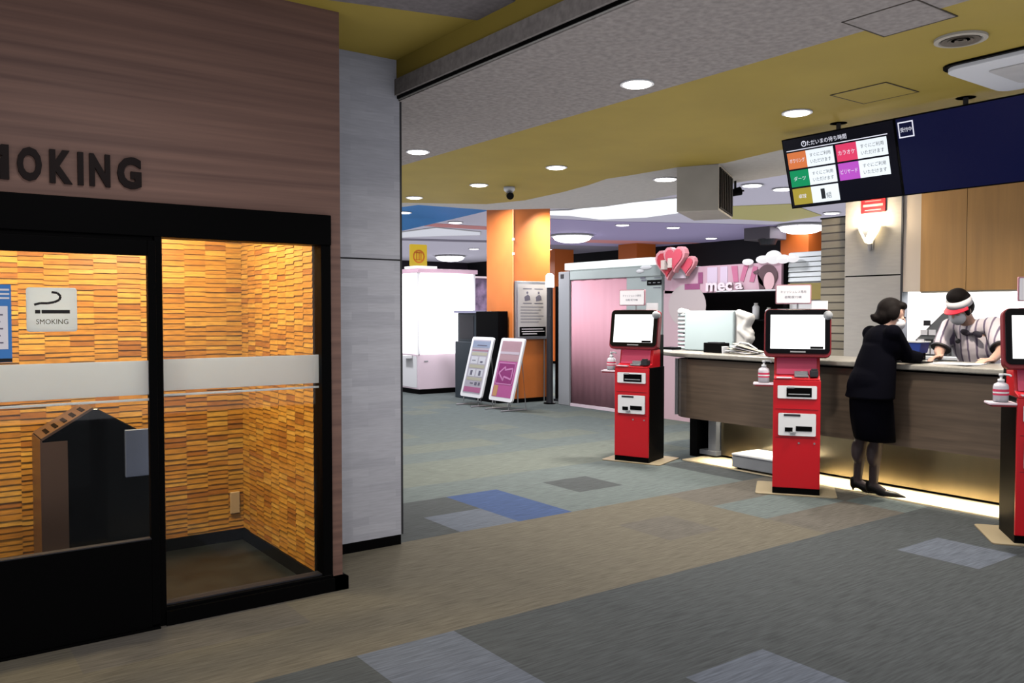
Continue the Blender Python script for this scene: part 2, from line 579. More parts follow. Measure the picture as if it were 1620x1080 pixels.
# ------------------------------------------------------------------ smoking room
FY = 4.25
M['fascia'] = mat('brown_wood_grain', (138, 104, 90), 0.55, noise=0.32, nscale=2.6, stretch=(0.22, 1, 10), rgb2=(104, 76, 67))
b = B()
b.bb(-1.4, 1.95, FY, FY + 0.10, 2.02, 3.11)
b.bb(1.885, 1.95, FY, FY + 0.10, 0.0, 2.02)
struct('wall_front', b, 'fascia')
b = B(); b.bb(1.86, 1.95, FY + 0.10, 5.62, 0, 3.11); struct('wall_side', b, 'fascia')
OAK = [mat('oak_block_%d' % k, c, 0.42, noise=0.18, nscale=5, stretch=(3, 3, 14), coat=0.2) for k, c in enumerate(((226, 158, 58), (216, 145, 50), (202, 130, 42), (184, 112, 36), (234, 170, 70)))]
def oak_wall(name, b0, u0, u1, axis, plane, sgn):
    """wall faced with long wooden blocks of uneven depth; the lower edge of a block stands out a little"""
    rr = random.Random(11)
    b = b0
    u = u0
    while u < u1:
        a, e = u, min(u + 0.13, u1)
        z = 0.085 - rr.random() * 0.03
        while z < 2.45:
            h = rr.choice((0.026, 0.032, 0.036)); z1 = min(z + h, 2.45); z0_ = max(z, 0.0)
            d = 0.001 + rr.random() * 0.003; db = d + 0.005
            b.mi = rr.choice((0, 0, 0, 1, 1, 1, 1, 2, 2, 3, 4))
            pr_ = [(plane, z0_), (plane - db, z0_), (plane - d, z1), (plane, z1)]
            b.prism(pr_, a, e, 'x' if axis == 'x' else 'y')
            z = z1
        u += 0.13
    struct(name, b, OAK)
b = B(); b.mi = 2; b.bb(-1.4, 1.86, 5.52, 5.62, 0, 2.45)
oak_wall('wall_back', b, -1.39, 1.83, 'x', 5.52, 1)
b = B(); b.mi = 2; b.bb(1.835, 1.862, FY + 0.1, 5.52, 0, 2.45)
oak_wall('wall_inner', b, FY + 0.1, 5.515, 'y', 1.835, 1)
b = B(); b.bb(-1.5, -1.4, FY, 5.62, 0, 3.11); struct('wall_left', b, 'fascia')
b = B(); b.bb(-1.4, 1.84, FY + 0.10, 5.52, 2.40, 2.45); struct('ceiling.003', b, 'offwhite')
b = B(); b.bb(-1.4, 1.835, FY + 0.06, 5.52, 0.0, 0.012); struct('floor.001', b, mat('smoking_room_floor', (44, 48, 46), 0.35, noise=0.5, nscale=5))
b = B(); b.bb(-1.4, 1.815, 5.495, 5.52, 0.012, 0.085); b.bb(1.815, 1.836, FY + 0.1, 5.52, 0.012, 0.085)
struct('baseboard_back', b, 'black')
# black frame of the front
b = B()
b.bb(-1.4, 1.885, FY - 0.03, FY + 0.10, 1.86, 2.02)
b.bb(1.83, 1.886, FY - 0.02, FY + 0.10, 0.0, 1.862)
b.bb(0.99, 1.025, FY - 0.03, FY + 0.10, 0.0, 1.862)
b.bb(1.02, 1.886, FY - 0.025, FY + 0.08, 0.0, 0.088)
b.bb(-1.4, 0.99, FY - 0.015, FY + 0.10, 1.80, 1.862)
struct('trim_21', b, 'black', bevel=0.004)
b = B(); b.bb(1.02, 1.965, FY - 0.045, FY - 0.004, 0.0, 0.07); b.bb(1.886, 1.965, FY - 0.045, FY + .13, 0, 0.07)
struct('baseboard_front', b, 'black')
# fixed window
wn = thing('window_1', 'fixed glass window of the smoking room beside the sliding door', 'window', (1.43, FY + 0.03, 0))
wn['kind'] = 'structure'
def film_mat(name, rgb):
    m = bpy.data.materials.new(name); m.use_nodes = True; nt = m.node_tree
    nt.nodes.remove(nt.nodes['Principled BSDF'])
    d = nt.nodes.new('ShaderNodeBsdfDiffuse'); t_ = nt.nodes.new('ShaderNodeBsdfTranslucent'); mx = nt.nodes.new('ShaderNodeMixShader')
    d.inputs['Color'].default_value = col(*rgb); t_.inputs['Color'].default_value = (0.76, 0.86, 1.0, 1); mx.inputs['Fac'].default_value = 0.68
    nt.links.new(d.outputs[0], mx.inputs[1]); nt.links.new(t_.outputs[0], mx.inputs[2]); nt.links.new(mx.outputs[0], nt.nodes['Material Output'].inputs['Surface'])
    return m
M['frost'] = film_mat('frosted_white_film', (236, 240, 250))
b = B(); b.bb(1.025, 1.831, FY + 0.026, FY + 0.034, 0.088, 1.86); obj('glass_pane', b, 'glass', wn, world=True)
b = B(); b.bb(1.025, 1.831, FY + 0.022, FY + 0.0255, 1.125, 1.277); b.bb(1.025, 1.831, FY + 0.022, FY + 0.0255, 1.098, 1.109)
obj('frosted_band', b, 'frost', wn, world=True, label='white frosted band across the glass')
b = B(); b.bb(1.025, 1.831, FY - 0.005, FY + 0.06, 0.0885, 0.096); obj('sill', b, 'charcoal', wn, world=True)
# sliding door leaf
dr = thing('door_1', 'black framed sliding glass door of the smoking room', 'door', (0.4, FY - 0.02, 0))
dr['kind'] = 'structure'
b = B()
b.bb(0.955, 0.992, FY - 0.05, FY - 0.012, 0.02, 1.84)
b.bb(-0.32, -0.27, FY - 0.05, FY - 0.012, 0.02, 1.84)
b.bb(-0.27, 0.955, FY - 0.05, FY - 0.012, 1.768, 1.84)
obj('door_frame', b, 'black', dr, world=True, bevel=0.003)
b = B(); b.bb(-0.27, 0.955, FY - 0.05, FY - 0.012, 0.012, 0.432); obj('kick_panel', b, 'black', dr, world=True, bevel=0.002)
b = B(); b.bb(-0.27, 0.955, FY - 0.034, FY - 0.028, 0.432, 1.768); obj('glass_pane', b, 'glass', dr, world=True)
b = B(); b.bb(-0.27, 0.955, FY - 0.038, FY - 0.0345, 1.117, 1.277); b.bb(-0.27, 0.955, FY - 0.038, FY - 0.0345, 1.088, 1.099)
obj('frosted_band', b, 'frost', dr, world=True)
b = B(); b.bb(-0.27, 0.955, FY - 0.052, FY - 0.01, 0.432, 0.437); obj('bottom_rail', b, 'charcoal', dr, world=True)
# floor guide under the leaf
b = B(); b.bb(-1.4, 0.99, FY - 0.06, FY - 0.0, 0.0, 0.012); struct('trim_22', b, 'black')
# raised letters
sg = thing('wall_lettering', 'dark raised word SMOKING on the brown wood wall above the door', 'sign', (0.5, FY, 2.07))
M['letter'] = mat('letter_brown', (26, 13, 12), 0.5, spec=0.2)
for ch, xa, xb in (('S', 0.06, 0.15), ('M', 0.275, 0.407), ('O', 0.437, 0.532), ('K', 0.562, 0.652), ('I', 0.674, 0.697), ('N', 0.722, 0.808), ('G', 0.838, 0.942)):
    if ch == 'S': xa, xb = 0.155, 0.248
    b = B(); b.text(ch, ((xa + xb) / 2, FY, 2.15), (1, 0, 0), (0, 0, 1), (0, -1, 0), 0.148, xb - xa, depth=0.016, bold=0.045)
    obj('letter', b, 'letter', sg, world=True)
# smoking sign on the door glass
t = thing('smoking_sign', 'small white square plate with a cigarette drawing on the door glass', 'sign', (0.556, FY - 0.04, 1.41))
b = B(); b.prism(rrect(0.458, 0.655, 1.418, 1.612, 0.012), FY - 0.052, FY - 0.036, 'y'); obj('plate', b, 'frost', t, world=True)
b = B(); yy = FY - 0.0525
b.bb(0.515, 0.626, yy - 0.0008, yy, 1.498, 1.514)
b.bb(0.490, 0.510, yy - 0.0008, yy, 1.498, 1.514)
pts = [(0.487, 1.536), (0.51, 1.543), (0.54, 1.543), (0.565, 1.548), (0.585, 1.558), (0.590, 1.574), (0.578, 1.588), (0.555, 1.592)]
for (xa, za), (xb, zb) in zip(pts, pts[1:]):
    d = Vector((xb - xa, zb - za)); n = Vector((-d.y, d.x)).normalized() * 0.005
    b.poly([(xa - n.x, yy - 0.0006, za - n.y), (xb - n.x, yy - 0.0006, zb - n.y), (xb + n.x, yy - 0.0006, zb + n.y), (xa + n.x, yy - 0.0006, za + n.y)])
b.text('SMOKING', (0.556, yy, 1.462), (1, 0, 0), (0, 0, 1), (0, -1, 0), 0.022, 0.125, depth=0.0008)
obj('cigarette_drawing', b, 'text_dark', t, world=True, label='black cigarette, smoke curl and word SMOKING')
# blue poster on the glass
t = thing('poster', 'blue and white poster at the left edge of the door glass', 'poster', (0.3, FY - 0.04, 1.29))
b = B(); b.bb(0.20, 0.402, FY - 0.042, FY - 0.036, 1.288, 1.622); obj('sheet', b, mat('poster_blue', (62, 132, 206), 0.5), t, world=True)
b = B(); b.bb(0.225, 0.388, FY - 0.0435, FY - 0.042, 1.345, 1.53); obj('text_panel', b, 'paper', t, world=True, label='white text panel')
b = B(); b.bb(0.20, 0.402, FY - 0.0435, FY - 0.042, 1.29, 1.305)
obj('bottom_edge', b, 'text_dark', t, world=True)
b = B()
for k in range(3):
    b.bb(0.30 + 0.02 * k, 0.395, FY - 0.0435, FY - 0.042, 1.56 + 0.018 * k, 1.568 + 0.018 * k)
b.mi = 1
for k in range(5):
    b.bb(0.24, 0.37 - 0.01 * (k % 2), FY - 0.0446, FY - 0.0434, 1.37 + 0.03 * k, 1.376 + 0.03 * k)
obj('printed_lines', b, ['paper', 'text_grey'], t, world=True)
# smoke extraction table
t = thing('ashtray_machine', 'black gable topped smoke extractor stand behind the door glass', 'ashtray stand', (0.9, 5.0, 0.012))
prof = [(0.60, 0.012), (1.16, 0.012), (1.16, 0.80), (0.868, 0.985), (0.845, 0.985), (0.60, 0.835)]  # right slope shaped after a dark reflection in the door glass
b = B(); b.prism(prof, 4.98, 5.3, 'y'); obj('body', b, 'blackgloss', t, world=True, bevel=0.006)
M['bronze'] = mat('bronze_metal', (128, 100, 84), 0.35, metal=0.6)
ang = math.atan2(0.985 - 0.835, 0.245)
L = math.hypot(0.15, 0.245)
b = B(); rot = Matrix.Rotation(-ang, 3, 'Y')
b.box((0.7225, 5.14, 0.915), (L, 0.33, 0.012), rot)
b.bb(0.592, 0.602, 4.975, 5.305, 0.012, 0.838)
b.box((0.66, 4.977, 0.42), (0.12, 0.006, 0.81))
hd = obj('ash_tray_cover', b, 'bronze', t, world=True, label='bronze sloped cover with slots')
b = B()
for k in range(5):
    u = -0.1 + 0.05 * k
    c = Vector((0.7225, 5.10, 0.9165)) + rot @ Vector((u, 0, 0.006))
    b.box(c, (0.02, 0.15, 0.004), rot)
obj('slots', b, 'black', hd, world=True)
b = B(); b.bb(1.0, 1.16, 4.955, 4.981, 0.60, 0.86); obj('reflection_panel', b, mat('blue_grey_reflection', (120, 128, 150), 0.4), t, world=True, bevel=0.004)  # bluish reflection in the door glass, built as a panel
# wall socket
b = B(); b.bb(1.74, 1.80, 5.500, 5.5205, 0.19, 0.33); o = obj('wall_socket', b, mat('socket_cream', (214, 176, 130), 0.5), bevel=0.003)
tag(o, 'small cream outlet plate low in the corner of the wooden smoking room', 'socket')
# room lamps
for xx, pw in ((0.2, 32), (1.25, 36)):
    area('smoking_room_light', (xx, 4.85, 2.38), pw, 0.35, color=(1, 0.82, 0.5))

# ------------------------------------------------------------------ stone pier beside the smoking room
PM = brick_mat('white_stone_tile', (196, 196, 203), (182, 182, 190), (188, 188, 196), 0.30, 0.052, 'X', 0.6, 0.10, 0.0006, off=0.37)
b = B()
b.bb(1.95, 2.63, 4.83, 5.62, 0.0, 1.835); b.bb(1.95, 2.63, 4.83, 5.62, 1.845, 3.11)
struct('wall_pier', b, PM)
b = B(); b.bb(1.95, 2.625, 4.838, 5.62, 1.834, 1.846); struct('trim_23', b, 'charcoal')
b = B(); b.bb(1.95, 2.625, 4.822, 4.84, 0, 0.062); struct('baseboard_pier', b, 'black')
b = B(); b.bb(2.63, 2.648, 4.835, 5.62, 0.06, 3.0); struct('trim_24', b, 'charcoal')
b = B(); b.bb(2.635, 2.655, 4.95, 5.62, 0.0, 0.06); struct('baseboard_pier_side', b, 'charcoal')

# ------------------------------------------------------------------ lamps in the ceilings
def downlight(x, y, z, r, label, power, lampm='lamp', name='downlight', group='recessed round downlights', color=(1, 0.95, 0.86), sp=150):
    t = thing(name, label, 'ceiling light', (x, y, z), 0, group)
    b = B(); b.lathe([(r * 1.18, -0.001), (r * 1.18, -0.008), (r * 1.0, -0.008), (r * 1.0, -0.001)], seg=28)
    obj('trim_ring', b, 'white', t)
    b = B(); b.lathe([(r * 0.96, -0.006), (r * 0.9, -0.014)], seg=28)
    obj('diffuser_or_glow', b, lampm, t, label='glowing white disc')
    if power:
        area('downlight_or_fill_beam', (x, y, z - 0.03), power, r * 1.8, (0, 0, 0), color, spread=sp)
    return t
zc = 2.853
downlight(3.56, 3.63, zc, 0.085, 'round downlight in the grey speckled soffit nearest the camera', 15)
downlight(3.56, 6.22, zc, 0.085, 'round downlight in the grey soffit beside the white stone pier', 20)
downlight(4.94, 3.51, zc, 0.085, 'round downlight in the mustard ceiling left of the hanging screen', 24)
downlight(4.98, 6.13, zc, 0.085, 'round downlight in the mustard ceiling right of the dome camera', 22)
downlight(5.00, 7.45, zc, 0.085, 'round downlight in the mustard ceiling left of the dome camera', 24)
downlight(4.93, 8.70, zc, 0.085, 'round downlight near the ceiling edge above the blue ceiling patch', 22)
downlight(6.34, 6.05, 2.8595, 0.11, 'bright downlight close beside the beige hanging box', 70)
for x, y, pw in ((3.56, 0.9, 13), (4.94, 1.0, 13), (3.3, -1.6, 14), (5.4, -1.4, 12)):  # unseen and without fixtures, added to light the near room
    area('downlight_or_fill_beam', (x, y, 2.84), pw, 0.15, color=(1, 0.95, 0.86), spread=150)
for x, y, pw in ((6.15, 3.1, 44), (6.9, 4.7, 14)):  # fill added without fixtures to brighten the counter and the people
    area('downlight_or_fill_beam', (x, y, 2.83), pw, 0.15, color=(1, 0.92, 0.8), spread=150)
for x, y, pw in ((0.9, 2.4, 16), (-1.0, 0.6, 14)):  # more unseen fill added under the raised left ceiling
    area('downlight_or_fill_beam', (x, y, 3.09), pw, 0.15, color=(1, 0.93, 0.9), spread=160)
far = [(7.74, 14.09, 'small far lamp just beside the white stone pier'), (9.48, 15.01, 'far lamp beside the blue ceiling patch'),
       (12.65, 13.32, 'far lamp on the lilac ceiling, left one of the near pair'), (13.93, 13.05, 'far lamp on the lilac ceiling below the beige hanging box'),
       (16.69, 14.34, 'far small lamp at the edge of the black wall'), (10.29, 8.07, 'far lamp right of the beige hanging box'),
       (10.98, 8.04, 'far lamp just left of the hanging screen'), (14.34, 9.4, 'far lamp under the corner of the hanging screen'),
       (13.81, 20.84, 'far lamp left of the orange column'), (15.85, 19.66, 'far lamp right of the orange column')]
for x, y, lb in far:
    downlight(x, y, 3.388, 0.14, lb, 0, 'lampfar', 'ceiling_lamp', 'far ceiling lamps')
for x, y, lb in ((13.29, 15.75, 'large round ceiling lamp right of the orange column'), (14.84, 23.82, 'large round ceiling lamp far left of the orange column'), (15.76, 11.05, 'large round ceiling lamp beside the slatted pillar')):
    t = thing('round_ceiling_lamp', lb, 'ceiling light', (x, y, 3.39), 0, 'large round ceiling lamps')
    b = B(); b.lathe([(0.50, 0), (0.52, -0.04), (0.48, -0.05)], seg=32); obj('rim', b, 'white', t)
    b = B(); b.lathe([(0.47, -0.045), (0.42, -0.12), (0.28, -0.17), (0.1, -0.19)], seg=32); obj('diffuser_or_glow', b, 'lampfar', t, smooth=True)
for x, y, pw in ((7.6, 11.2, 50), (9.5, 15, 90), (12.6, 13, 100), (13.3, 16.5, 100), (10.5, 9.2, 60), (14, 10.5, 80), (8, 19, 110), (14, 22, 120), (5.5, 14, 70), (6.3, 10.4, 20), (7.7, 7.4, 26)):  # light for the far lamps, plus fill added to brighten the booths
    area('hall_lamp_or_fill', (x, y, 3.3), pw * 1.5, 0.5, color=(0.95, 0.95, 1.0), spread=170)

# security camera, vents, hatches
t = thing('security_camera', 'small white and black dome camera under the mustard ceiling', 'camera', (5.36, 7.40, 2.854))
b = B(); b.lathe([(0.06, 0), (0.062, -0.03), (0.045, -0.05)], seg=20); obj('mount', b, 'white', t, smooth=True)
rot = Matrix.Rotation(R(65), 3, 'Y') @ Matrix.Rotation(0, 3, 'Z')
b = B(); b.cap((0.02, 0.02, -0.06), (-0.03, -0.05, -0.09), 0.04, 0.042); obj('body', b, 'white', t, smooth=True)
b = B(); b.cyl((-0.03, -0.05, -0.09), (-0.062, -0.102, -0.112), 0.043, 0.04); obj('lens', b, 'blackgloss', t)
def hatch(cx, cy, s, lb, m):
    t = thing('access_hatch', lb, 'ceiling hatch', (cx, cy, 2.853), 0)
    b = B(); h = s / 2
    b.bb(-h, h, -h, -h + 0.008, -0.003, 0); b.bb(-h, h, h - 0.008, h, -0.003, 0); b.bb(-h, -h + 0.008, -h, h, -0.003, 0); b.bb(h - 0.008, h, -h, h, -0.003, 0)
    obj('frame', b, mat('hatch_edge_brown', (70, 62, 54), 0.7), t)  # dark brown edge around the hatch panel
    b = B(); b.bb(-h + 0.008, h - 0.008, -h + 0.008, h - 0.008, -0.002, 0); obj('panel', b, m, t)
hatch(3.76, 2.13, 0.36, 'square ceiling hatch in the grey soffit at the top edge of the photo', 'speckle')
hatch(4.90, 2.93, 0.37, 'square ceiling hatch in the mustard ceiling above the hanging screen', 'yellow')
t = thing('ceiling_vent', 'round grey air diffuser in the mustard ceiling', 'vent', (4.27, 2.10, 2.854))
b = B(); b.lathe([(0.12, 0), (0.12, -0.012), (0.1, -0.016), (0.09, -0.004)], seg=32); obj('rim', b, 'beige', t, smooth=False)
for r in (0.085, 0.055, 0.025):
    b = B(); b.lathe([(r, 0.0), (r + 0.004, -0.016), (r - 0.012, -0.010)], seg=28); obj('ring', b, mat('vent_grey', (112, 102, 90), 0.6), t)
t = thing('air_conditioner', 'white square ceiling air conditioner cassette at the right edge', 'air conditioner', (5.03, 1.93, 2.854))
b = B(); b.prism(rrect(-0.38, 0.38, -0.49, 0.49, 0.10), -0.012, 0); obj('frame', b, 'black', t)
b = B(); b.prism(rrect(-0.355, 0.36, -0.47, 0.47, 0.09), -0.035, -0.008); obj('panel', b, 'white', t, bevel=0.006)
b = B(); b.prism(rrect(-0.2, 0.2, -0.3, 0.3, 0.03), -0.040, -0.034); obj('grille', b, 'offwhite', t)

# ------------------------------------------------------------------ hanging beige box with dark louvre
dirL = Vector((0.71, 0.42)).normalized(); ang = math.atan2(dirL.y, dirL.x)
t = thing('hanging_box', 'beige box hung from the ceiling with a dark louvred side', 'ceiling box', (6.09, 5.15, 2.86), ang)
b = B(); b.bb(0, 0.80, 0, 0.385, -0.42, 0); obj('housing', b, 'beige', t, bevel=0.006)
b = B(); b.bb(0.03, 0.77, -0.010, 0.002, -0.40, -0.025); lv = obj('louvre_panel', b, 'black', t)
for k in range(7):
    b = B(); b.bb(0.06 + 0.1 * k, 0.10 + 0.1 * k, -0.016, -0.009, -0.385, -0.04); obj('slat', b, mat('louvre_slat', (20, 18, 17), 0.7, spec=0.1), lv)
t = thing('spotlight', 'small black spotlight under the ceiling behind the beige box', 'spotlight', (7.02, 5.72, 2.86))
b = B(); b.cyl((0, 0, 0), (0, 0, -0.10), 0.012); obj('stem', b, 'black', t)
b = B(); b.cyl((-0.05, 0.03, -0.13), (0.05, -0.03, -0.10), 0.035, 0.045); b.bb(-0.02, 0.12, -0.02, 0.0, -0.10, -0.085); obj('head', b, 'black', t)

# ------------------------------------------------------------------ hanging displays
NAVY = mat('screen_navy', (6, 12, 52), 0.25, emit=0.8)
NAVY2 = mat('screen_deep_navy', (4, 6, 26), 0.25, emit=0.35)
Ut = Vector((0, -1, 0)); Vt = Vector((-0.14, 0, 0.503)).normalized(); Nt = Vt.cross(Ut) * -1
if Nt.x > 0: Nt = -Nt
WD, HD = 0.885, 0.522
def display(y0, label):
    O = Vector((5.56, y0, 2.297))
    t = thing('hanging_display', label, 'display', O, 0, 'hanging displays above the counter')
    P = lambda u, v, n=0.0: Ut * u + Vt * v + Nt * n
    b = B(); vs = [P(0, 0, -0.055), P(WD, 0, -0.055), P(WD, HD, -0.055), P(0, HD, -0.055)]
    front = [P(0, 0, 0), P(WD, 0, 0), P(WD, HD, 0), P(0, HD, 0)]
    A = [b.bm.verts.new(p) for p in vs]; F_ = [b.bm.verts.new(p) for p in front]
    b.bm.faces.new(A); b.bm.faces.new(F_)
    for i in range(4):
        j = (i + 1) % 4; b.bm.faces.new([A[i], A[j], F_[j], F_[i]])
    obj('casing', b, 'black', t)
    b = B(); b.poly([P(0.008, 0.008, 0.001), P(WD - 0.008, 0.008, 0.001), P(WD - 0.008, HD - 0.008, 0.001), P(0.008, HD - 0.008, 0.001)])
    obj('screen', b, NAVY if y0 < 3.5 else NAVY2, t)
    zt = 2.86 - O.z
    yc = -WD / 2
    xk = (-0.14 / 0.503) * (0.42) + 0.03
    b = B(); b.cyl((xk, yc - 0.0, 0.40), (xk, yc, zt), 0.016); b.cyl((xk, yc, zt - 0.006), (xk, yc, zt), 0.06); obj('ceiling_pole', b, 'charcoal', t)
    return t, P, O
t1, P, O1 = display(3.985, 'left hanging display showing a table of coloured tiles and Japanese text')
def rect(b, P, u0, u1, v0, v1, n):
    b.poly([P(u0, v0, n), P(u1, v0, n), P(u1, v1, n), P(u0, v1, n)])
SW = mat('screen_tile_white', (240, 248, 255), 0.3, emit=1.0)
STG = mat('screen_text_grey', (84, 92, 104), 0.3, emit=0.1)
STW = mat('screen_text_white', (235, 235, 250), 0.3, emit=1.0)
b = B(); b.text('ただいまの待ち時間', P(0.37, 0.467, 0.0), Ut, Vt, Nt, 0.036, 0.32, depth=0.003)
rect(b, P, 0.03, 0.83, 0.428, 0.434, 0.003)
n = 20
for k in range(n):
    a0, a1 = 2 * PI * k / n, 2 * PI * (k + 1) / n
    c = (0.185, 0.467)
    b.poly([P(c[0] + 0.021 * math.cos(a0), c[1] + 0.021 * math.sin(a0), .003), P(c[0] + 0.021 * math.cos(a1), c[1] + 0.021 * math.sin(a1), .003), P(c[0] + 0.015 * math.cos(a1), c[1] + 0.015 * math.sin(a1), .003), P(c[0] + 0.015 * math.cos(a0), c[1] + 0.015 * math.sin(a0), .003)])
rect(b, P, 0.183, 0.187, 0.465, 0.479, 0.003)
obj('screen_title', b, STW, t1, norm=False)
cells = [(0.03, 0.295, (232, 128, 72), 'ボウリング', 0), (0.03, 0.16, (8, 152, 96), 'ダーツ', 0), (0.03, 0.025, (178, 160, 58), '卓球', 1),
         (0.435, 0.295, (240, 64, 110), 'カラオケ', 0), (0.435, 0.16, (196, 84, 208), 'ビリヤード', 0)]
for u0, v0, c, s, one in cells:
    hh = 0.122
    b = B(); rect(b, P, u0, u0 + 0.16, v0, v0 + hh, 0.003)
    tl = obj('colour_tile', b, mat('tile_%d_%d_%d' % c, c, 0.3, emit=0.85), t1, norm=False)
    b = B(); b.text(s, P(u0 + 0.08, v0 + hh / 2), Ut, Vt, Nt, 0.032, min(0.13, 0.034 * len(s)), depth=0.0038)
    obj('tile_text', b, STW, tl, norm=False)
    b = B(); rect(b, P, u0 + 0.16, u0 + 0.385, v0, v0 + hh, 0.003)
    wl = obj('message_tile', b, SW, t1, norm=False)
    b = B()
    if one:
        b.text('1', P(u0 + 0.255, v0 + hh / 2), Ut, Vt, Nt, 0.075, 0.034, depth=0.0038)
        b.text('組', P(u0 + 0.30, v0 + hh / 2 - 0.014), Ut, Vt, Nt, 0.042, 0.042, depth=0.0038)
    else:
        b.text('すぐにご利用', P(u0 + 0.275, v0 + hh * 0.68), Ut, Vt, Nt, 0.028, 0.17, depth=0.0038)
        b.text('いただけます', P(u0 + 0.275, v0 + hh * 0.30), Ut, Vt, Nt, 0.028, 0.17, depth=0.0038)
    obj('tile_text', b, STG, wl, norm=False)
t2, P, O2 = display(3.985 - WD - 0.004, 'right hanging display showing plain dark blue with a white square emblem')
b = B()
for u0, u1, v0, v1 in ((0.02, 0.125, 0.385, 0.393), (0.02, 0.125, 0.482, 0.490), (0.02, 0.028, 0.385, 0.490), (0.117, 0.125, 0.385, 0.490)):
    rect(b, P, u0, u1, v0, v1, 0.003)
b.text('受付中', P(0.0725, 0.437), Ut, Vt, Nt, 0.03, 0.076, depth=0.003)
obj('emblem', b, STW, t2, norm=False)
display(3.985 - 2 * WD - 0.008, 'dark hanging display at the right end beyond the emblem')

# ------------------------------------------------------------------ kiosks
def make_kiosk():
    t = thing('self_service_kiosk', 'red self service kiosk in the middle in front of the counter', 'kiosk', (0, 0, 0), 0, 'red kiosks')
    w = 0.185; d0, d1 = 0.0, 0.40     # local front is y=0, back is +y
    b = B(); b.bb(-w, w, 0.01, d1 - 0.01, 0.01, 0.06); obj('plinth', b, 'black', t)
    b = B(); b.prism(rrect(-0.32, 0.32, -0.03, 0.5, 0.03), 0.0, 0.010); obj('base_plate', b, mat('steel_beige', (158, 143, 116), 0.45, metal=0.2), t, bevel=0.002, label='beige steel floor plate')
    b = B(); b.bb(-w, w, 0.02, d1, 0.055, 0.955); b.bb(-w + 0.01, w - 0.01, 0.28, d1, 0.95, 1.28); obj('cabinet', b, 'black', t, bevel=0.006)
    b = B(); b.prism([(0.0, 0.06), (0.025, 0.06), (0.025, 0.95), (0.0, 0.95)], -w, w, 'x'); fd = obj('front_door', b, 'red', t, bevel=0.005)
    b = B(); b.bb(-w + 0.02, w - 0.02, -0.003, 0.0, 0.475, 0.478); b.bb(-w + 0.02, w - 0.02, -0.003, 0, 0.71, 0.713)
    obj('door_seam', b, 'darkred', fd)
    b = B(); b.cyl((0.02, -0.006, 0.435), (0.02, 0.002, 0.435), 0.008); b.cyl((0.14, -0.006, 0.435), (0.14, 0.002, 0.435), 0.008); obj('lock', b, 'silver', fd)
    # neck with recess
    b = B(); b.prism([(0.0, 0.95), (0.0, 0.965), (0.10, 0.99), (0.13, 1.13), (0.30, 1.13), (0.30, 0.95)], -w + 0.005, w - 0.005, 'x'); nk = obj('neck', b, 'red', t, bevel=0.004)
    b = B(); b.prism([(0.088, 0.992), (0.094, 0.99), (0.124, 1.125), (0.118, 1.127)], -w + 0.025, w - 0.03, 'x'); obj('recess_reflection', b, 'pinkreflect', nk)  # pink reflection in the recess, painted as a coloured panel
    b = B(); b.bb(-0.02, 0.09, 0.01, 0.09, 0.975, 0.99); b.bb(-0.02, 0.085, 0.06, 0.10, 0.99, 1.02); obj('coin_tray', b, 'silver', nk, bevel=0.003)
    b = B(); b.bb(0.10, 0.165, 0.0, 0.085, 0.98, 1.03); b.bb(0.11, 0.16, 0.0, 0.04, 1.03, 1.045); obj('card_reader', b, 'charcoal', nk, bevel=0.004)
    b = B(); b.bb(-0.16, -0.04, -0.012, 0.05, 0.966, 0.974); obj('ledge', b, 'palepink', nk)
    # printers
    b = B(); b.prism(rrect(-0.15, 0.155, 0.80, 0.905, 0.008), -0.012, 0.002, 'y'); pp = obj('printer_plate', b, 'white', t)
    b = B(); b.bb(-0.08, 0.115, -0.016, -0.011, 0.815, 0.89); obj('slot', b, 'black', pp)
    b = B(); b.bb(-0.065, 0.10, -0.020, -0.015, 0.833, 0.841); b.bb(-0.075, -0.02, -0.022, -0.014, 0.885, 0.897); obj('slot_lip', b, 'grey', pp)
    b = B(); b.prism(rrect(-0.142, 0.15, 0.495, 0.678, 0.010), -0.014, 0.002, 'y'); pp = obj('cash_plate', b, 'white', t)
    b = B(); b.bb(-0.005, 0.12, -0.019, -0.013, 0.535, 0.575); obj('note_slot', b, 'black', pp)
    b = B(); b.bb(-0.09, -0.03, -0.019, -0.013, 0.528, 0.562); obj('coin_slot', b, 'black', pp)
    b = B(); b.bb(-0.10, 0.03, -0.017, -0.013, 0.655, 0.672); obj('inlet', b, 'charcoal', pp)
    b = B(); b.bb(-0.05, -0.005, -0.03, -0.012, 0.515, 0.528); obj('lever', b, 'grey', pp)
    # monitor, leaning back a little
    rot = Matrix.Rotation(R(-9), 3, 'X')
    c = Vector((0.0, 0.05, 1.335))
    def T(b_):
        for v in b_.bm.verts:
            v.co = c + rot @ v.co
        return b_
    b = B(); b.prism(rrect(-0.262, 0.262, -0.198, 0.20, 0.045), 0.0, 0.075, 'y'); T(b); mo = obj('monitor', b, 'darkred', t, bevel=0.006, label='dark red monitor casing')
    b = B(); b.prism(rrect(-0.25, 0.252, -0.17, 0.195, 0.035), -0.012, 0.002, 'y'); T(b); obj('bezel', b, 'blackgloss', mo, bevel=0.003)
    b = B(); b.bb(-0.212, 0.212, -0.0145, -0.011, -0.132, 0.150); T(b); obj('touchscreen', b, 'screen', mo, label='glowing white touchscreen')
    b = B(); b.bb(0.10, 0.20, -0.016, -0.0135, -0.131, -0.112); T(b); obj('screen_button', b, 'black', mo)
    b = B(); b.bb(-0.055, 0.065, -0.015, -0.011, -0.162, -0.150); T(b); obj('nameplate', b, 'silver', mo)
    b = B(); b.cyl((0.235, -0.03, 0.145), (0.235, 0.02, 0.145), 0.036, 0.036, 20); b.ell((0.235, -0.03, 0.145), (0.034, 0.03, 0.034)); T(b); obj('camera_module', b, 'grey', mo, smooth=True)
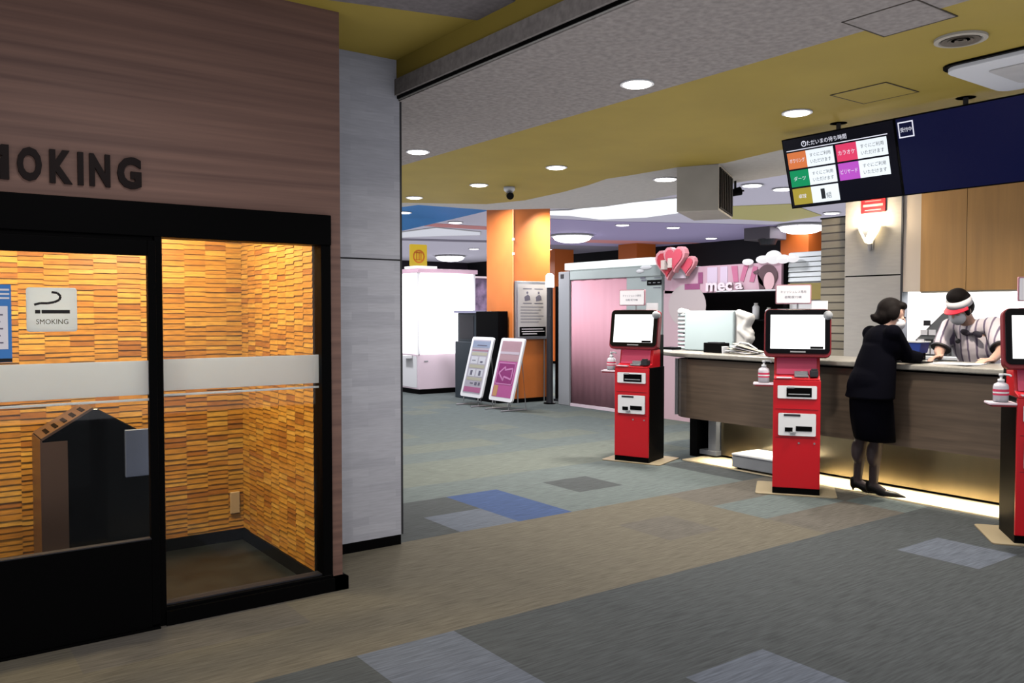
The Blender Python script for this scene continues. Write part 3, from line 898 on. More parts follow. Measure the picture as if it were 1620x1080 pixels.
    # notice board on a stalk
    b = B(); b.cyl((0.0, 0.10, 1.5), (0.0, 0.10, 1.60), 0.008); b.bb(-0.16, 0.10, 0.09, 0.115, 1.52, 1.535); obj('notice_post', b, 'silver', t)
    b = B(); b.prism(rrect(-0.175, 0.105, 1.575, 1.735, 0.01), 0.08, 0.098, 'y'); nb = obj('notice_board', b, mat('notice_rose_frame', (196, 136, 150), 0.5), t)
    b = B(); b.prism(rrect(-0.167, 0.097, 1.583, 1.727, 0.008), 0.074, 0.0805, 'y'); obj('notice_sheet', b, 'paper', nb)
    b = B(); b.text('キャッシュレス専用', (-0.035, 0.074, 1.675), (1, 0, 0), (0, 0, 1), (0, -1, 0), 0.022, 0.20, depth=0.001)
    b.text('自動受付機', (-0.035, 0.074, 1.632), (1, 0, 0), (0, 0, 1), (0, -1, 0), 0.020, 0.13, depth=0.001)
    obj('notice_text', b, 'text_grey', nb, norm=False)
    b = B(); b.bb(0.11, 0.235, 0.10, 0.112, 1.53, 1.60); obj('card_holder', b, 'paper', t)
    # side shelf
    b = B(); b.prism(rrect(-0.345, -w + 0.005, 0.0, 0.16, 0.012), 0.905, 0.918); obj('side_shelf', b, 'palepink', t, bevel=0.002)
    b = B(); b.bb(-0.33, -w, 0.002, 0.158, 0.893, 0.906); obj('shelf_bracket', b, 'darkred', t)
    return t
TH = {1: 21, 2: 36, 3: 37}
FP = {1: (5.935, 6.11), 2: (5.95, 4.20), 3: (5.935, 2.315)}
k2 = make_kiosk()
k2.location = (FP[2][0], FP[2][1], 0); k2.rotation_euler = (0, 0, R(TH[2] - 90))
copy_tree(k2, (FP[1][0], FP[1][1], 0), R(TH[1] - 90), 'red self service kiosk at the far left end of the counter')
copy_tree(k2, (FP[3][0], FP[3][1], 0), R(TH[3] - 90), 'red self service kiosk cut off by the right edge of the photo')
def make_sanitizer():
    t = thing('sanitizer_bottle', 'pump bottle of hand sanitizer on the shelf of the middle red kiosk', 'bottle', (0, 0, 0), 0, 'hand sanitizer pump bottles')
    b = B(); b.lathe([(0.040, 0.0), (0.046, 0.004), (0.046, 0.10), (0.040, 0.118), (0.018, 0.13), (0.016, 0.135)], seg=20); obj('bottle', b, mat('clear_plastic', (206, 200, 208), 0.2), t, smooth=True)
    b = B(); b.lathe([(0.0467, 0.045), (0.0468, 0.085)], seg=20); obj('red_label', b, mat('label_rose', (208, 62, 96), 0.5), t, label='rose red label band')
    b = B(); b.lathe([(0.0469, 0.058), (0.0469, 0.068)], seg=20); obj('label_stripe', b, 'white', t)
    b = B(); b.lathe([(0.020, 0.132), (0.020, 0.15), (0.008, 0.152), (0.008, 0.172)], seg=16); b.tube([(0.012, 0, 0.176), (-0.02, 0, 0.182), (-0.05, 0, 0.180), (-0.06, 0, 0.170)], 0.007); b.cyl((0, 0, 0.17), (0, 0, 0.186), 0.014)
    obj('pump', b, 'white', t, smooth=True)
    return t
def on_shelf(k):
    a = R(TH[k] - 90)
    v = Matrix.Rotation(a, 3, 'Z') @ Vector((-0.262, 0.08, 0.918))
    return (FP[k][0] + v.x, FP[k][1] + v.y, 0.918)
s2 = make_sanitizer()
s2.location = on_shelf(2); s2.rotation_euler = (0, 0, R(TH[2] + 100))
copy_tree(s2, on_shelf(1), R(TH[1] + 80), 'pump bottle of hand sanitizer on the shelf of the far left red kiosk')
copy_tree(s2, on_shelf(3), R(TH[3] + 60), 'pump bottle of hand sanitizer on the shelf of the right edge kiosk')

# ------------------------------------------------------------------ counter
M['wood'] = mat('grey_brown_laminate', (112, 94, 78), 0.55, noise=0.2, nscale=3, stretch=(1, 0.5, 9))
M['stone'] = mat('pale_stone_top', (160, 155, 146), 0.3, noise=0.08, nscale=30)
ct = thing('service_counter', 'long reception counter with laminate front and lit brass base', 'counter', (6.8, 3.6, 0))
top = [(6.38, 1.0), (6.38, 5.85), (6.42, 6.03), (6.52, 6.25), (6.68, 6.42), (6.86, 6.52), (7.12, 6.55), (7.12, 1.0)]
b = B(); b.prism(top, 1.055, 1.10); obj('countertop', b, 'stone', ct, world=True, bevel=0.012)
fp = [(6.45, 1.0), (6.45, 5.85), (6.47, 5.94), (6.52, 6.02), (6.60, 6.07), (6.70, 6.08), (6.70, 6.02), (6.55, 5.96), (6.51, 5.85), (6.51, 1.0)]
b = B(); b.prism(fp, 0.44, 1.035); obj('front_panel', b, 'wood', ct, world=True)
b = B(); b.prism([(6.47, 1.0), (6.47, 5.85), (6.6, 6.0), (6.75, 6.05), (7.08, 6.05), (7.08, 1.0)], 1.034, 1.056); obj('shadow_gap', b, 'black', ct, world=True)
b = B(); b.cyl((6.535, 6.055, 0.45), (6.535, 6.055, 1.03), 0.022, seg=16); obj('edge_trim', b, 'silver', ct, world=True)
b = B(); b.bb(6.86, 6.90, 1.0, 5.74, 0.035, 0.47); obj('brass_panel', b, 'gold', ct, world=True, label='brushed brass kick panel')
b = B(); b.bb(6.51, 6.90, 1.0, 5.85, 0.47, 0.50); obj('underside', b, 'white', ct, world=True)
b = B(); b.bb(6.74, 7.08, 5.96, 6.06, 0.0, 1.035); b.bb(7.06, 7.10, 1.0, 6.06, 0.0, 1.05); obj('end_panel', b, 'black', ct, world=True)
b = B(); b.bb(6.80, 6.90, 5.76, 5.86, 0.03, 0.47); b.bb(6.78, 6.90, 5.74, 6.06, 0.03, 0.075); obj('end_post', b, 'grey', ct, world=True)
b = B(); b.bb(6.52, 6.535, 1.0, 5.72, 0.455, 0.47); obj('light_strip', b, 'lamp', ct, world=True, label='hidden warm light strip')
b = B(); b.bb(6.45, 6.90, 1.0, 5.9, 0.0, 0.012); struct('trim_25', b, mat('pale_floor_strip', (222, 204, 166), 0.5))  # pale strip, its tone picked to brighten the lit floor under the counter
area('counter_strip_light', (6.66, 3.4, 0.452), 34, 0.20, (0, 0, 0), (1, 0.88, 0.66), sizey=4.6, spread=62)
area('counter_panel_light', (6.835, 3.4, 0.465), 14, 0.03, (0, R(-35), 0), (1, 0.92, 0.76), sizey=4.6)
# low step box before the counter
t = thing('platform_scale', 'low grey box with white top on the lit strip by the middle kiosk', 'box', (6.66, 4.95, 0.0))
b = B(); b.bb(6.44, 6.84, 4.66, 5.26, 0.03, 0.145); obj('body', b, 'grey', t, world=True, bevel=0.008)
b = B(); b.prism(rrect(6.43, 6.85, 4.65, 5.27, 0.03), 0.145, 0.16); obj('lid', b, 'white', t, world=True, bevel=0.004)
b = B()
for xx in (6.48, 6.80):
    for yy in (4.72, 5.2):
        b.cyl((xx, yy, 0.012), (xx, yy, 0.032), 0.02)
obj('feet', b, 'black', t, world=True)

# things on the counter
t = thing('acrylic_screen', 'white translucent box with ribbed left side on the counter end', 'screen', (6.85, 5.95, 1.10))
M['acr'] = mat('pale_aqua_plastic', (184, 199, 203), 0.35)
b = B(); b.bb(6.84, 6.96, 5.58, 6.24, 1.10, 1.525); obj('panel', b, 'acr', t, world=True, bevel=0.015)
for k in range(9):
    b = B(); b.cap((6.85, 6.25, 1.125 + 0.044 * k), (6.85, 6.32, 1.125 + 0.044 * k), 0.017); obj('rib', b, 'acr', t, world=True, smooth=True)
b = B(); b.cap((6.86, 6.30, 1.515), (6.93, 6.27, 1.50), 0.04, 0.035); obj('curled_corner', b, 'white', t, world=True, smooth=True)
b = B(); b.chain([(6.9, 5.56, 1.50), (6.9, 5.42, 1.45), (6.9, 5.47, 1.36), (6.9, 5.40, 1.30)], [0.04, 0.05, 0.045, 0.03]); b.chain([(6.9, 5.52, 1.33), (6.9, 5.42, 1.25), (6.9, 5.46, 1.17)], [0.05, 0.05, 0.03]); b.bb(6.87, 6.95, 5.48, 5.6, 1.14, 1.5)
obj('draped_cloth', b, 'offwhite', t, world=True, remesh=0.012, label='folded white cloth hanging on the right side')
t = thing('tissue_box', 'black cube box on the counter before the white ribbed screen', 'box', (6.69, 5.67, 1.10))
b = B(); b.bb(6.62, 6.76, 5.56, 5.78, 1.10, 1.20); obj('box', b, 'black', t, world=True, bevel=0.006)
b = B(); b.bb(6.64, 6.74, 5.60, 5.74, 1.20, 1.207); obj('lid', b, 'charcoal', t, world=True)
b = B(); b.cyl((6.62, 5.50, 1.10), (6.62, 5.50, 1.17), 0.032, 0.034, 20); o = obj('paper_cup', b, 'white'); tag(o, 'small white cup beside the black cube box on the counter', 'cup')
t = thing('document_tray', 'black tray with a white sheet at the left end of the countertop', 'tray', (6.78, 6.36, 1.10))
b = B(); b.bb(6.66, 6.80, 6.24, 6.40, 1.108, 1.135); obj('tray', b, 'black', t, world=True, bevel=0.004)
b = B(); b.bb(6.62, 6.80, 6.22, 6.39, 1.10, 1.108); obj('sheet', b, 'paper', t, world=True)
t = thing('leaflet_pile', 'untidy pile of white leaflets on the counter left of the middle kiosk', 'papers', (6.68, 5.33, 1.10))
for k in range(5):
    b = B(); rot = Matrix.Rotation(R(-8 + 9 * k), 3, 'Z') @ Matrix.Rotation(R(4 * k), 3, 'X')
    b.box((6.66 + 0.01 * k, 5.33 - 0.012 * k, 1.106 + 0.014 * k), (0.20, 0.29, 0.004), rot); obj('leaflet', b, 'paper' if k % 2 else 'beige', t, world=True)
b = B(); b.tube([(6.70, 5.46, 1.15), (6.70, 5.38, 1.21), (6.70, 5.28, 1.20), (6.70, 5.18, 1.15)], 0.008); obj('curled_sheet', b, 'white', t, world=True)
# counter right part: papers, tray, pen tablet
t = thing('order_sheets', 'flat white papers on the counter between the two people', 'papers', (6.78, 3.42, 1.10))
b = B(); b.box((6.72, 3.28, 1.103), (0.24, 0.34, 0.006), Matrix.Rotation(R(8), 3, 'Z')); obj('sheet', b, 'paper', t, world=True)
b = B(); b.box((6.56, 3.16, 1.109), (0.12, 0.16, 0.004), Matrix.Rotation(R(-20), 3, 'Z')); obj('slip', b, 'paper', t, world=True)
t = thing('blue_bin', 'blue plastic bin on a black stand by the staff hand', 'bin', (7.04, 3.84, 1.10))
b = B(); b.bb(6.98, 7.10, 3.74, 3.94, 1.10, 1.16); obj('stand', b, 'black', t, world=True)
b = B(); b.prism([(3.73, 1.16), (3.95, 1.16), (3.97, 1.255), (3.71, 1.255)], 6.97, 7.11, 'x'); obj('bin', b, mat('bin_blue', (40, 66, 150), 0.5), t, world=True, bevel=0.004)
b = B(); b.bb(6.965, 7.115, 3.705, 3.975, 1.25, 1.262); obj('rim', b, 'white', t, world=True)
t = thing('clipboard', 'black clipboard under the forearm of the suited customer', 'clipboard', (6.62, 3.62, 1.10))
b = B(); b.box((6.64, 3.62, 1.104), (0.22, 0.26, 0.008), Matrix.Rotation(R(5), 3, 'Z')); obj('board', b, 'black', t, world=True)
b = B(); b.box((6.56, 3.60, 1.111), (0.02, 0.10, 0.01)); obj('clip', b, 'silver', t, world=True)

# ------------------------------------------------------------------ back wall behind the counter
BX = 8.30
M['pilwhite'] = mat('pillar_white_panel', (168, 164, 160), 0.5, noise=0.04, nscale=8, stretch=(1, 1, 6))
b = B(); b.bb(BX, BX + 0.9, 4.635, 5.275, 0, 1.885); b.bb(BX, BX + 0.9, 4.635, 5.275, 1.90, 3.4)
struct('wall_pillar', b, 'pilwhite')
b = B(); b.bb(BX + 0.006, BX + 0.9, 4.64, 5.27, 1.884, 1.901); struct('trim_26', b, 'black')
SL = brick_mat('beige_slat_stone', (146, 138, 122), (118, 110, 95), (52, 46, 38), 9.0, 0.085, 'Y', 0.65, 0.8, 0.009, off=0.0)
b = B(); b.bb(BX + 0.05, BX + 0.8, 5.275, 5.60, 0, 2.54); struct('wall_pillar_side', b, SL)
b = B(); b.bb(BX + 0.04, BX + 0.8, 5.275, 5.61, 2.54, 2.555); struct('trim_27', b, 'black')
b = B(); b.bb(BX + 0.14, BX + 0.6, 5.275, 5.32, 2.555, 3.4); struct('trim_28', b, 'pilwhite')
b = B(); b.bb(BX - 0.012, BX + 0.1, 4.62, 4.64, 0, 3.4); struct('trim_29', b, 'charcoal')
# bulkhead above the serving hatch
b = B(); b.bb(BX, BX + 0.12, 4.44, 4.62, 1.715, 3.4); struct('trim_30', b, mat('warm_white_panel', (216, 200, 184), 0.5))
M['oak'] = mat('light_oak_panel', (196, 148, 88), 0.5, noise=0.1, nscale=2.5, stretch=(1, 6, 0.4))
b = B()
for ya, yb in ((3.995, 4.44), (3.35, 3.99), (2.7, 3.345), (2.0, 2.695), (1.0, 1.995)):
    b.bb(BX, BX + 0.10, ya, yb, 1.715, 2.86)
struct('wall_bulkhead', b, 'oak')
b = B(); b.bb(BX + 0.01, BX + 0.10, 1.0, 4.44, 1.70, 1.716); struct('trim_31', b, 'beige')
# bright room seen through the hatch
b = B(); b.bb(10.6, 10.7, 0.5, 5.5, 0, 2.5); b.bb(9.2, 10.7, 5.4, 5.5, 0, 2.86)
struct('wall_kitchen', b, 'whiteceil')
b = B(); b.bb(8.42, 10.7, 0.5, 4.63, 2.5, 2.55); b.bb(9.2, 10.7, 4.63, 5.5, 2.5, 2.55); struct('ceiling.004', b, 'whiteceil')
area('kitchen_light', (9.3, 3.6, 2.46), 520, 1.4, color=(1, 0.98, 0.96), sizey=1.6)
area('kitchen_light', (9.2, 1.9, 2.46), 200, 1.2, color=(1, 0.98, 0.96), sizey=1.2)
t = thing('kitchen_hood', 'pale blue white hood in the bright room beyond the hatch', 'hood', (9.7, 2.9, 1.5))
b = B(); b.prism([(3.35, 2.5), (3.55, 1.98), (3.45, 1.62), (2.0, 1.62), (2.0, 2.5)], 9.5, 10.2, 'x'); obj('canopy', b, mat('hood_white', (200, 214, 226), 0.4), t, world=True, bevel=0.01)
t = thing('back_counter', 'white work counter behind the staff member under the hatch', 'counter', (8.62, 3.0, 0))
b = B(); b.bb(8.32, 8.92, 1.0, 4.61, 0.0, 1.04); obj('cabinet', b, 'offwhite', t, world=True)
b = B(); b.bb(8.29, 8.95, 1.0, 4.615, 1.04, 1.07); obj('worktop', b, 'white', t, world=True, bevel=0.004)
# sloping display rack
t = thing('price_rack', 'grey sloping rack with white cards on the back counter left of staff', 'rack', (8.55, 4.40, 1.07))
b = B(); b.prism([(4.60, 1.07), (4.20, 1.07), (4.20, 1.50), (4.26, 1.50), (4.60, 1.16)], 8.40, 8.70, 'x'); obj('frame', b, mat('rack_grey', (112, 114, 116), 0.5), t, world=True)
for k in range(4):
    for j in range(4 - k):
        b = B(); b.box((8.392, 4.50 - 0.085 * j - 0.03 * k, 1.115 + 0.095 * k), (0.014, 0.07, 0.055)); obj('price_card', b, 'paper' if (k + 2 * j) % 3 else 'charcoal', t, world=True)
b = B(); b.bb(8.38, 8.62, 4.03, 4.20, 1.40, 1.53); b.bb(8.42, 8.6, 4.08, 4.18, 1.07, 1.41); obj('printer_head', b, 'grey', t, world=True, bevel=0.01)
b = B(); b.bb(8.375, 8.382, 4.05, 4.18, 1.45, 1.47); obj('paper_slot', b, 'black', t, world=True)
t = thing('dark_monitor', 'dark flat monitor on the back counter right of the staff member', 'monitor', (8.5, 3.2, 1.07))
b = B(); b.bb(8.48, 8.52, 2.9, 3.36, 1.34, 1.62); obj('screen', b, 'black', t, world=True, bevel=0.008)
b = B(); b.bb(8.47, 8.53, 3.1, 3.16, 1.07, 1.36); b.bb(8.42, 8.6, 3.02, 3.24, 1.07, 1.085); obj('stand', b, 'black', t, world=True)
# wall sconce
t = thing('wall_sconce', 'glowing fan shaped glass sconce on the white pillar', 'wall lamp', (BX, 4.97, 2.25))
M['sconce'] = mat('sconce_glow', (255, 226, 170), 0.3, emit=5)
b = B(); b.prism([(-0.13, 0.17), (0.13, 0.17), (0.10, 0.10), (0.015, -0.03), (-0.015, -0.03), (-0.10, 0.10)], -0.11, -0.02, 'x')
for v in b.bm.verts:
    if v.co.x < -0.1: v.co.z += 0.012; v.co.y *= 0.8
obj('glass_shade', b, 'sconce', t, bevel=0.01)
b = B(); b.prism([(-0.05, 0.14), (0.05, 0.14), (0.0, 0.03)], -0.118, -0.110, 'x'); obj('metal_fin', b, 'silver', t)
b = B(); b.cyl((-0.03, 0, -0.10), (-0.03, 0, 0.0), 0.012, 0.02); b.bb(-0.02, 0.0, -0.03, 0.03, -0.08, 0.10); obj('bracket', b, 'silver', t)
lp = bpy.data.lights.new('sconce_light', 'POINT'); lp.energy = 34; lp.color = (1, 0.82, 0.55); lp.shadow_soft_size = 0.06
lo = bpy.data.objects.new('sconce_light', lp); C.objects.link(lo); lo.location = (BX - 0.12, 4.97, 2.44)
# red sign
t = thing('red_wall_sign', 'small red sign with pale lines high on the white pillar', 'sign', (BX - 0.01, 4.95, 2.62))
b = B(); b.bb(BX - 0.015, BX - 0.0, 4.815, 5.085, 2.55, 2.72); obj('plate', b, mat('sign_red', (176, 22, 30), 0.5), t, world=True)
b = B(); b.bb(BX - 0.018, BX - 0.0148, 4.84, 5.06, 2.615, 2.64); b.bb(BX - 0.018, BX - 0.0148, 4.86, 5.04, 2.575, 2.583); b.bb(BX - 0.018, BX - 0.0148, 4.86, 5.04, 2.668, 2.676)
obj('lines', b, mat('sign_pale_red', (222, 130, 130), 0.5), t, world=True)

# ------------------------------------------------------------------ orange column and the things around it
t = thing('orange_column', 'tall square orange column with a glossy corner in the hall', 'column', (8.67, 11.71, 0))
t['kind'] = 'structure'
b = B(); b.bb(8.28, 9.06, 11.32, 12.10, 0, 3.4); obj('shaft', b, 'orange', t, world=True, bevel=0.006)
b = B(); b.bb(8.27, 9.07, 11.31, 12.11, 0, 0.07); obj('plinth', b, 'black', t, world=True)
b = B(); b.tube([(8.275, 11.315, 0.07), (8.275, 11.315, 3.4)], 0.012, 8); obj('corner_guard', b, mat('corner_guard', (236, 150, 90), 0.3), t, world=True)
b = B(); b.bb(8.262, 8.285, 11.285, 11.325, 2.70, 2.74); b.bb(8.262, 8.285, 11.285, 11.325, 2.46, 2.50); obj('clip', b, 'white', t, world=True)
area('column_wash', (9.0, 10.75, 3.25), 16, 0.15, (R(40), 0, R(0)), (1, 0.85, 0.6), spread=90)
t = thing('framed_notice', 'silver framed white notice leaning on the front of the orange column', 'notice board', (8.62, 11.28, 1.05))
b = B(); b.bb(8.29, 8.98, 11.255, 11.305, 1.06, 2.03); obj('frame', b, 'silver', t, world=True, bevel=0.006)
b = B(); b.bb(8.33, 8.94, 11.250, 11.256, 1.10, 1.98); obj('sheet', b, mat('notice_grey_white', (206, 202, 204), 0.6), t, world=True)
b = B(); b.bb(8.36, 8.91, 11.246, 11.251, 1.11, 1.27); tp = obj('text_panel', b, 'black', t, world=True)
b = B()
for k, (l, r_) in enumerate(((8.40, 8.85), (8.40, 8.88), (8.42, 8.72))):
    b.bb(l, r_, 11.243, 11.2465, 1.225 - 0.04 * k, 1.24 - 0.04 * k)
obj('text_lines', b, 'paper', t, world=True)
b = B()
for cx_ in (8.52, 8.76):
    b.bb(cx_ - 0.09, cx_ + 0.09, 11.247, 11.2505, 1.66, 1.67); b.bb(cx_ - 0.09, cx_ + 0.09, 11.247, 11.2505, 1.90, 1.91)
    pts = [(cx_ + 0.02 * math.cos(a * PI / 6) , 1.84 + 0.02 * math.sin(a * PI / 6)) for a in range(12)]
    b.prism(pts, 11.247, 11.2505, 'y')
    b.prism([(cx_ - 0.05, 1.70), (cx_ + 0.06, 1.72), (cx_ + 0.05, 1.78), (cx_ + 0.01, 1.81), (cx_ - 0.06, 1.77)], 11.247, 11.2505, 'y')
for k in range(6):
    b.bb(8.38, 8.86 - 0.05 * (k % 3), 11.247, 11.2505, 1.60 - 0.05 * k, 1.606 - 0.05 * k)
obj('figures', b, 'text_grey', t, world=True)
b = B(); b.cyl((8.36, 11.30, 0.0), (8.36, 11.30, 1.06), 0.012); b.cyl((8.92, 11.30, 0), (8.92, 11.30, 1.06), 0.012); obj('leg', b, 'silver', t, world=True)
t = thing('black_cabinet', 'dark game cabinet standing left of the orange column', 'game machine', (8.2, 12.1, 0))
b = B(); b.bb(8.04, 8.245, 11.42, 12.08, 0, 1.53); obj('body', b, 'black', t, world=True, bevel=0.01)
b = B(); b.bb(8.04, 8.24, 12.08, 12.75, 0, 1.0); b.bb(8.08, 8.24, 12.10, 12.72, 1.0, 1.5); obj('control_desk', b, mat('dark_teal', (44, 54, 62), 0.45), t, world=True, bevel=0.01)
b = B(); b.bb(8.072, 8.082, 12.2, 12.64, 1.05, 1.45); obj('screen', b, 'charcoal', t, world=True)
b = B(); b.bb(8.03, 8.24, 12.09, 12.77, 1.5, 1.54); obj('top_rim', b, mat('rim_lilac_grey', (150, 150, 176), 0.5), t, world=True)
t = thing('patterned_cabinet', 'mauve patterned cabinet between the white showcase and the orange column', 'game machine', (9.5, 14.6, 0))
b = B(); b.bb(9.1, 9.9, 14.2, 15.0, 0, 2.2); obj('body', b, mat('mauve_pattern', (150, 124, 160), 0.6, noise=0.7, nscale=5, rgb2=(46, 32, 60)), t, world=True, bevel=0.01)
b = B(); b.bb(9.05, 9.95, 14.15, 15.05, 2.2, 2.24); obj('top_rim', b, 'palepink', t, world=True)
# white lit prize showcase
t = thing('prize_showcase', 'large glowing white showcase cabinet with pale pink base in the far hall', 'game machine', (8.35, 14.0, 0))
b = B(); b.bb(7.78, 8.93, 13.56, 14.5, 0.0, 0.09); obj('kick_base', b, 'black', t, world=True)
b = B(); b.bb(7.75, 8.96, 13.53, 14.53, 0.09, 0.74); bs = obj('base', b, 'palepink', t, world=True, bevel=0.01, label='pale pink base')
b = B(); b.bb(7.742, 7.752, 13.6, 14.4, 0.12, 0.70); obj('side_panel', b, 'white', bs, world=True)
b = B(); b.bb(7.86, 7.94, 13.522, 13.532, 0.60, 0.62); obj('badge', b, 'grey', bs, world=True)
b = B(); b.bb(7.60, 7.75, 13.75, 14.0, 0.66, 0.71); obj('side_tray', b, 'white', bs, world=True)
b = B(); b.bb(7.75, 8.96, 13.53, 14.53, 0.74, 2.24); obj('lit_showcase', b, mat('showcase_glow', (255, 250, 255), 0.3, emit=2.2), t, world=True, bevel=0.012, label='glowing white glass upper case')
b = B()
for xx, yy in ((7.75, 13.53), (8.96, 13.53), (7.75, 14.53), (8.96, 14.53)):
    b.bb(xx - 0.02, xx + 0.02, yy - 0.02, yy + 0.02, 0.74, 2.25)
obj('corner_post', b, 'white', t, world=True)
b = B(); b.bb(7.70, 9.02, 13.48, 14.58, 2.24, 2.32); obj('top_rim', b, mat('rim_pink', (226, 188, 206), 0.5), t, world=True, bevel=0.01)
b = B(); b.bb(7.66, 8.1, 13.46, 13.9, 2.32, 2.36); obj('roof_light', b, mat('roof_glow', (255, 250, 255), 0.3, emit=1.5), t, world=True)
area('showcase_light', (8.3, 13.4, 1.5), 22, 1.0, (R(90), 0, 0), (1, 0.96, 1), sizey=1.2)
t = thing('yellow_sign', 'yellow upright sign with an orange round mark standing on the white showcase', 'sign', (7.78, 13.62, 2.36))
b = B(); b.prism(rrect(7.62, 7.97, 2.36, 2.76, 0.02), 13.60, 13.64, 'y'); obj('plate', b, mat('sign_yellow', (238, 200, 40), 0.5, emit=0.6), t, world=True)
b = B(); OR_ = mat('sign_orange', (200, 110, 20), 0.5)
n = 20
for k in range(n):
    a0, a1 = 2 * PI * k / n, 2 * PI * (k + 1) / n
    c = (7.795, 2.54)
    b.poly([(c[0] + 0.125 * math.cos(a0), 13.597, c[1] + 0.125 * math.sin(a0)), (c[0] + 0.125 * math.cos(a1), 13.597, c[1] + 0.125 * math.sin(a1)), (c[0] + 0.095 * math.cos(a1), 13.597, c[1] + 0.095 * math.sin(a1)), (c[0] + 0.095 * math.cos(a0), 13.597, c[1] + 0.095 * math.sin(a0))])
b.bb(7.74, 7.76, 13.594, 13.599, 2.48, 2.61); b.bb(7.79, 7.81, 13.594, 13.599, 2.48, 2.61); b.bb(7.70, 7.89, 13.594, 13.599, 2.60, 2.625); b.bb(7.70, 7.88, 13.594, 13.599, 2.47, 2.485); b.bb(7.83, 7.85, 13.594, 13.599, 2.49, 2.60)
obj('round_mark', b, OR_, t, world=True)
t = thing('white_banner', 'narrow glowing white panel hanging behind the stone pier', 'lamp', (7.5, 14.9, 3.4))
b = B(); b.bb(7.40, 7.95, 14.88, 14.94, 2.55, 3.1); obj('panel', b, mat('roof_glow', (255, 250, 255), 0.3), t, world=True)
b = B(); b.cyl((7.6, 14.91, 3.1), (7.6, 14.91, 3.4), 0.01); b.cyl((7.85, 14.91, 3.1), (7.85, 14.91, 3.4), 0.01); obj('cord', b, 'grey', t, world=True)

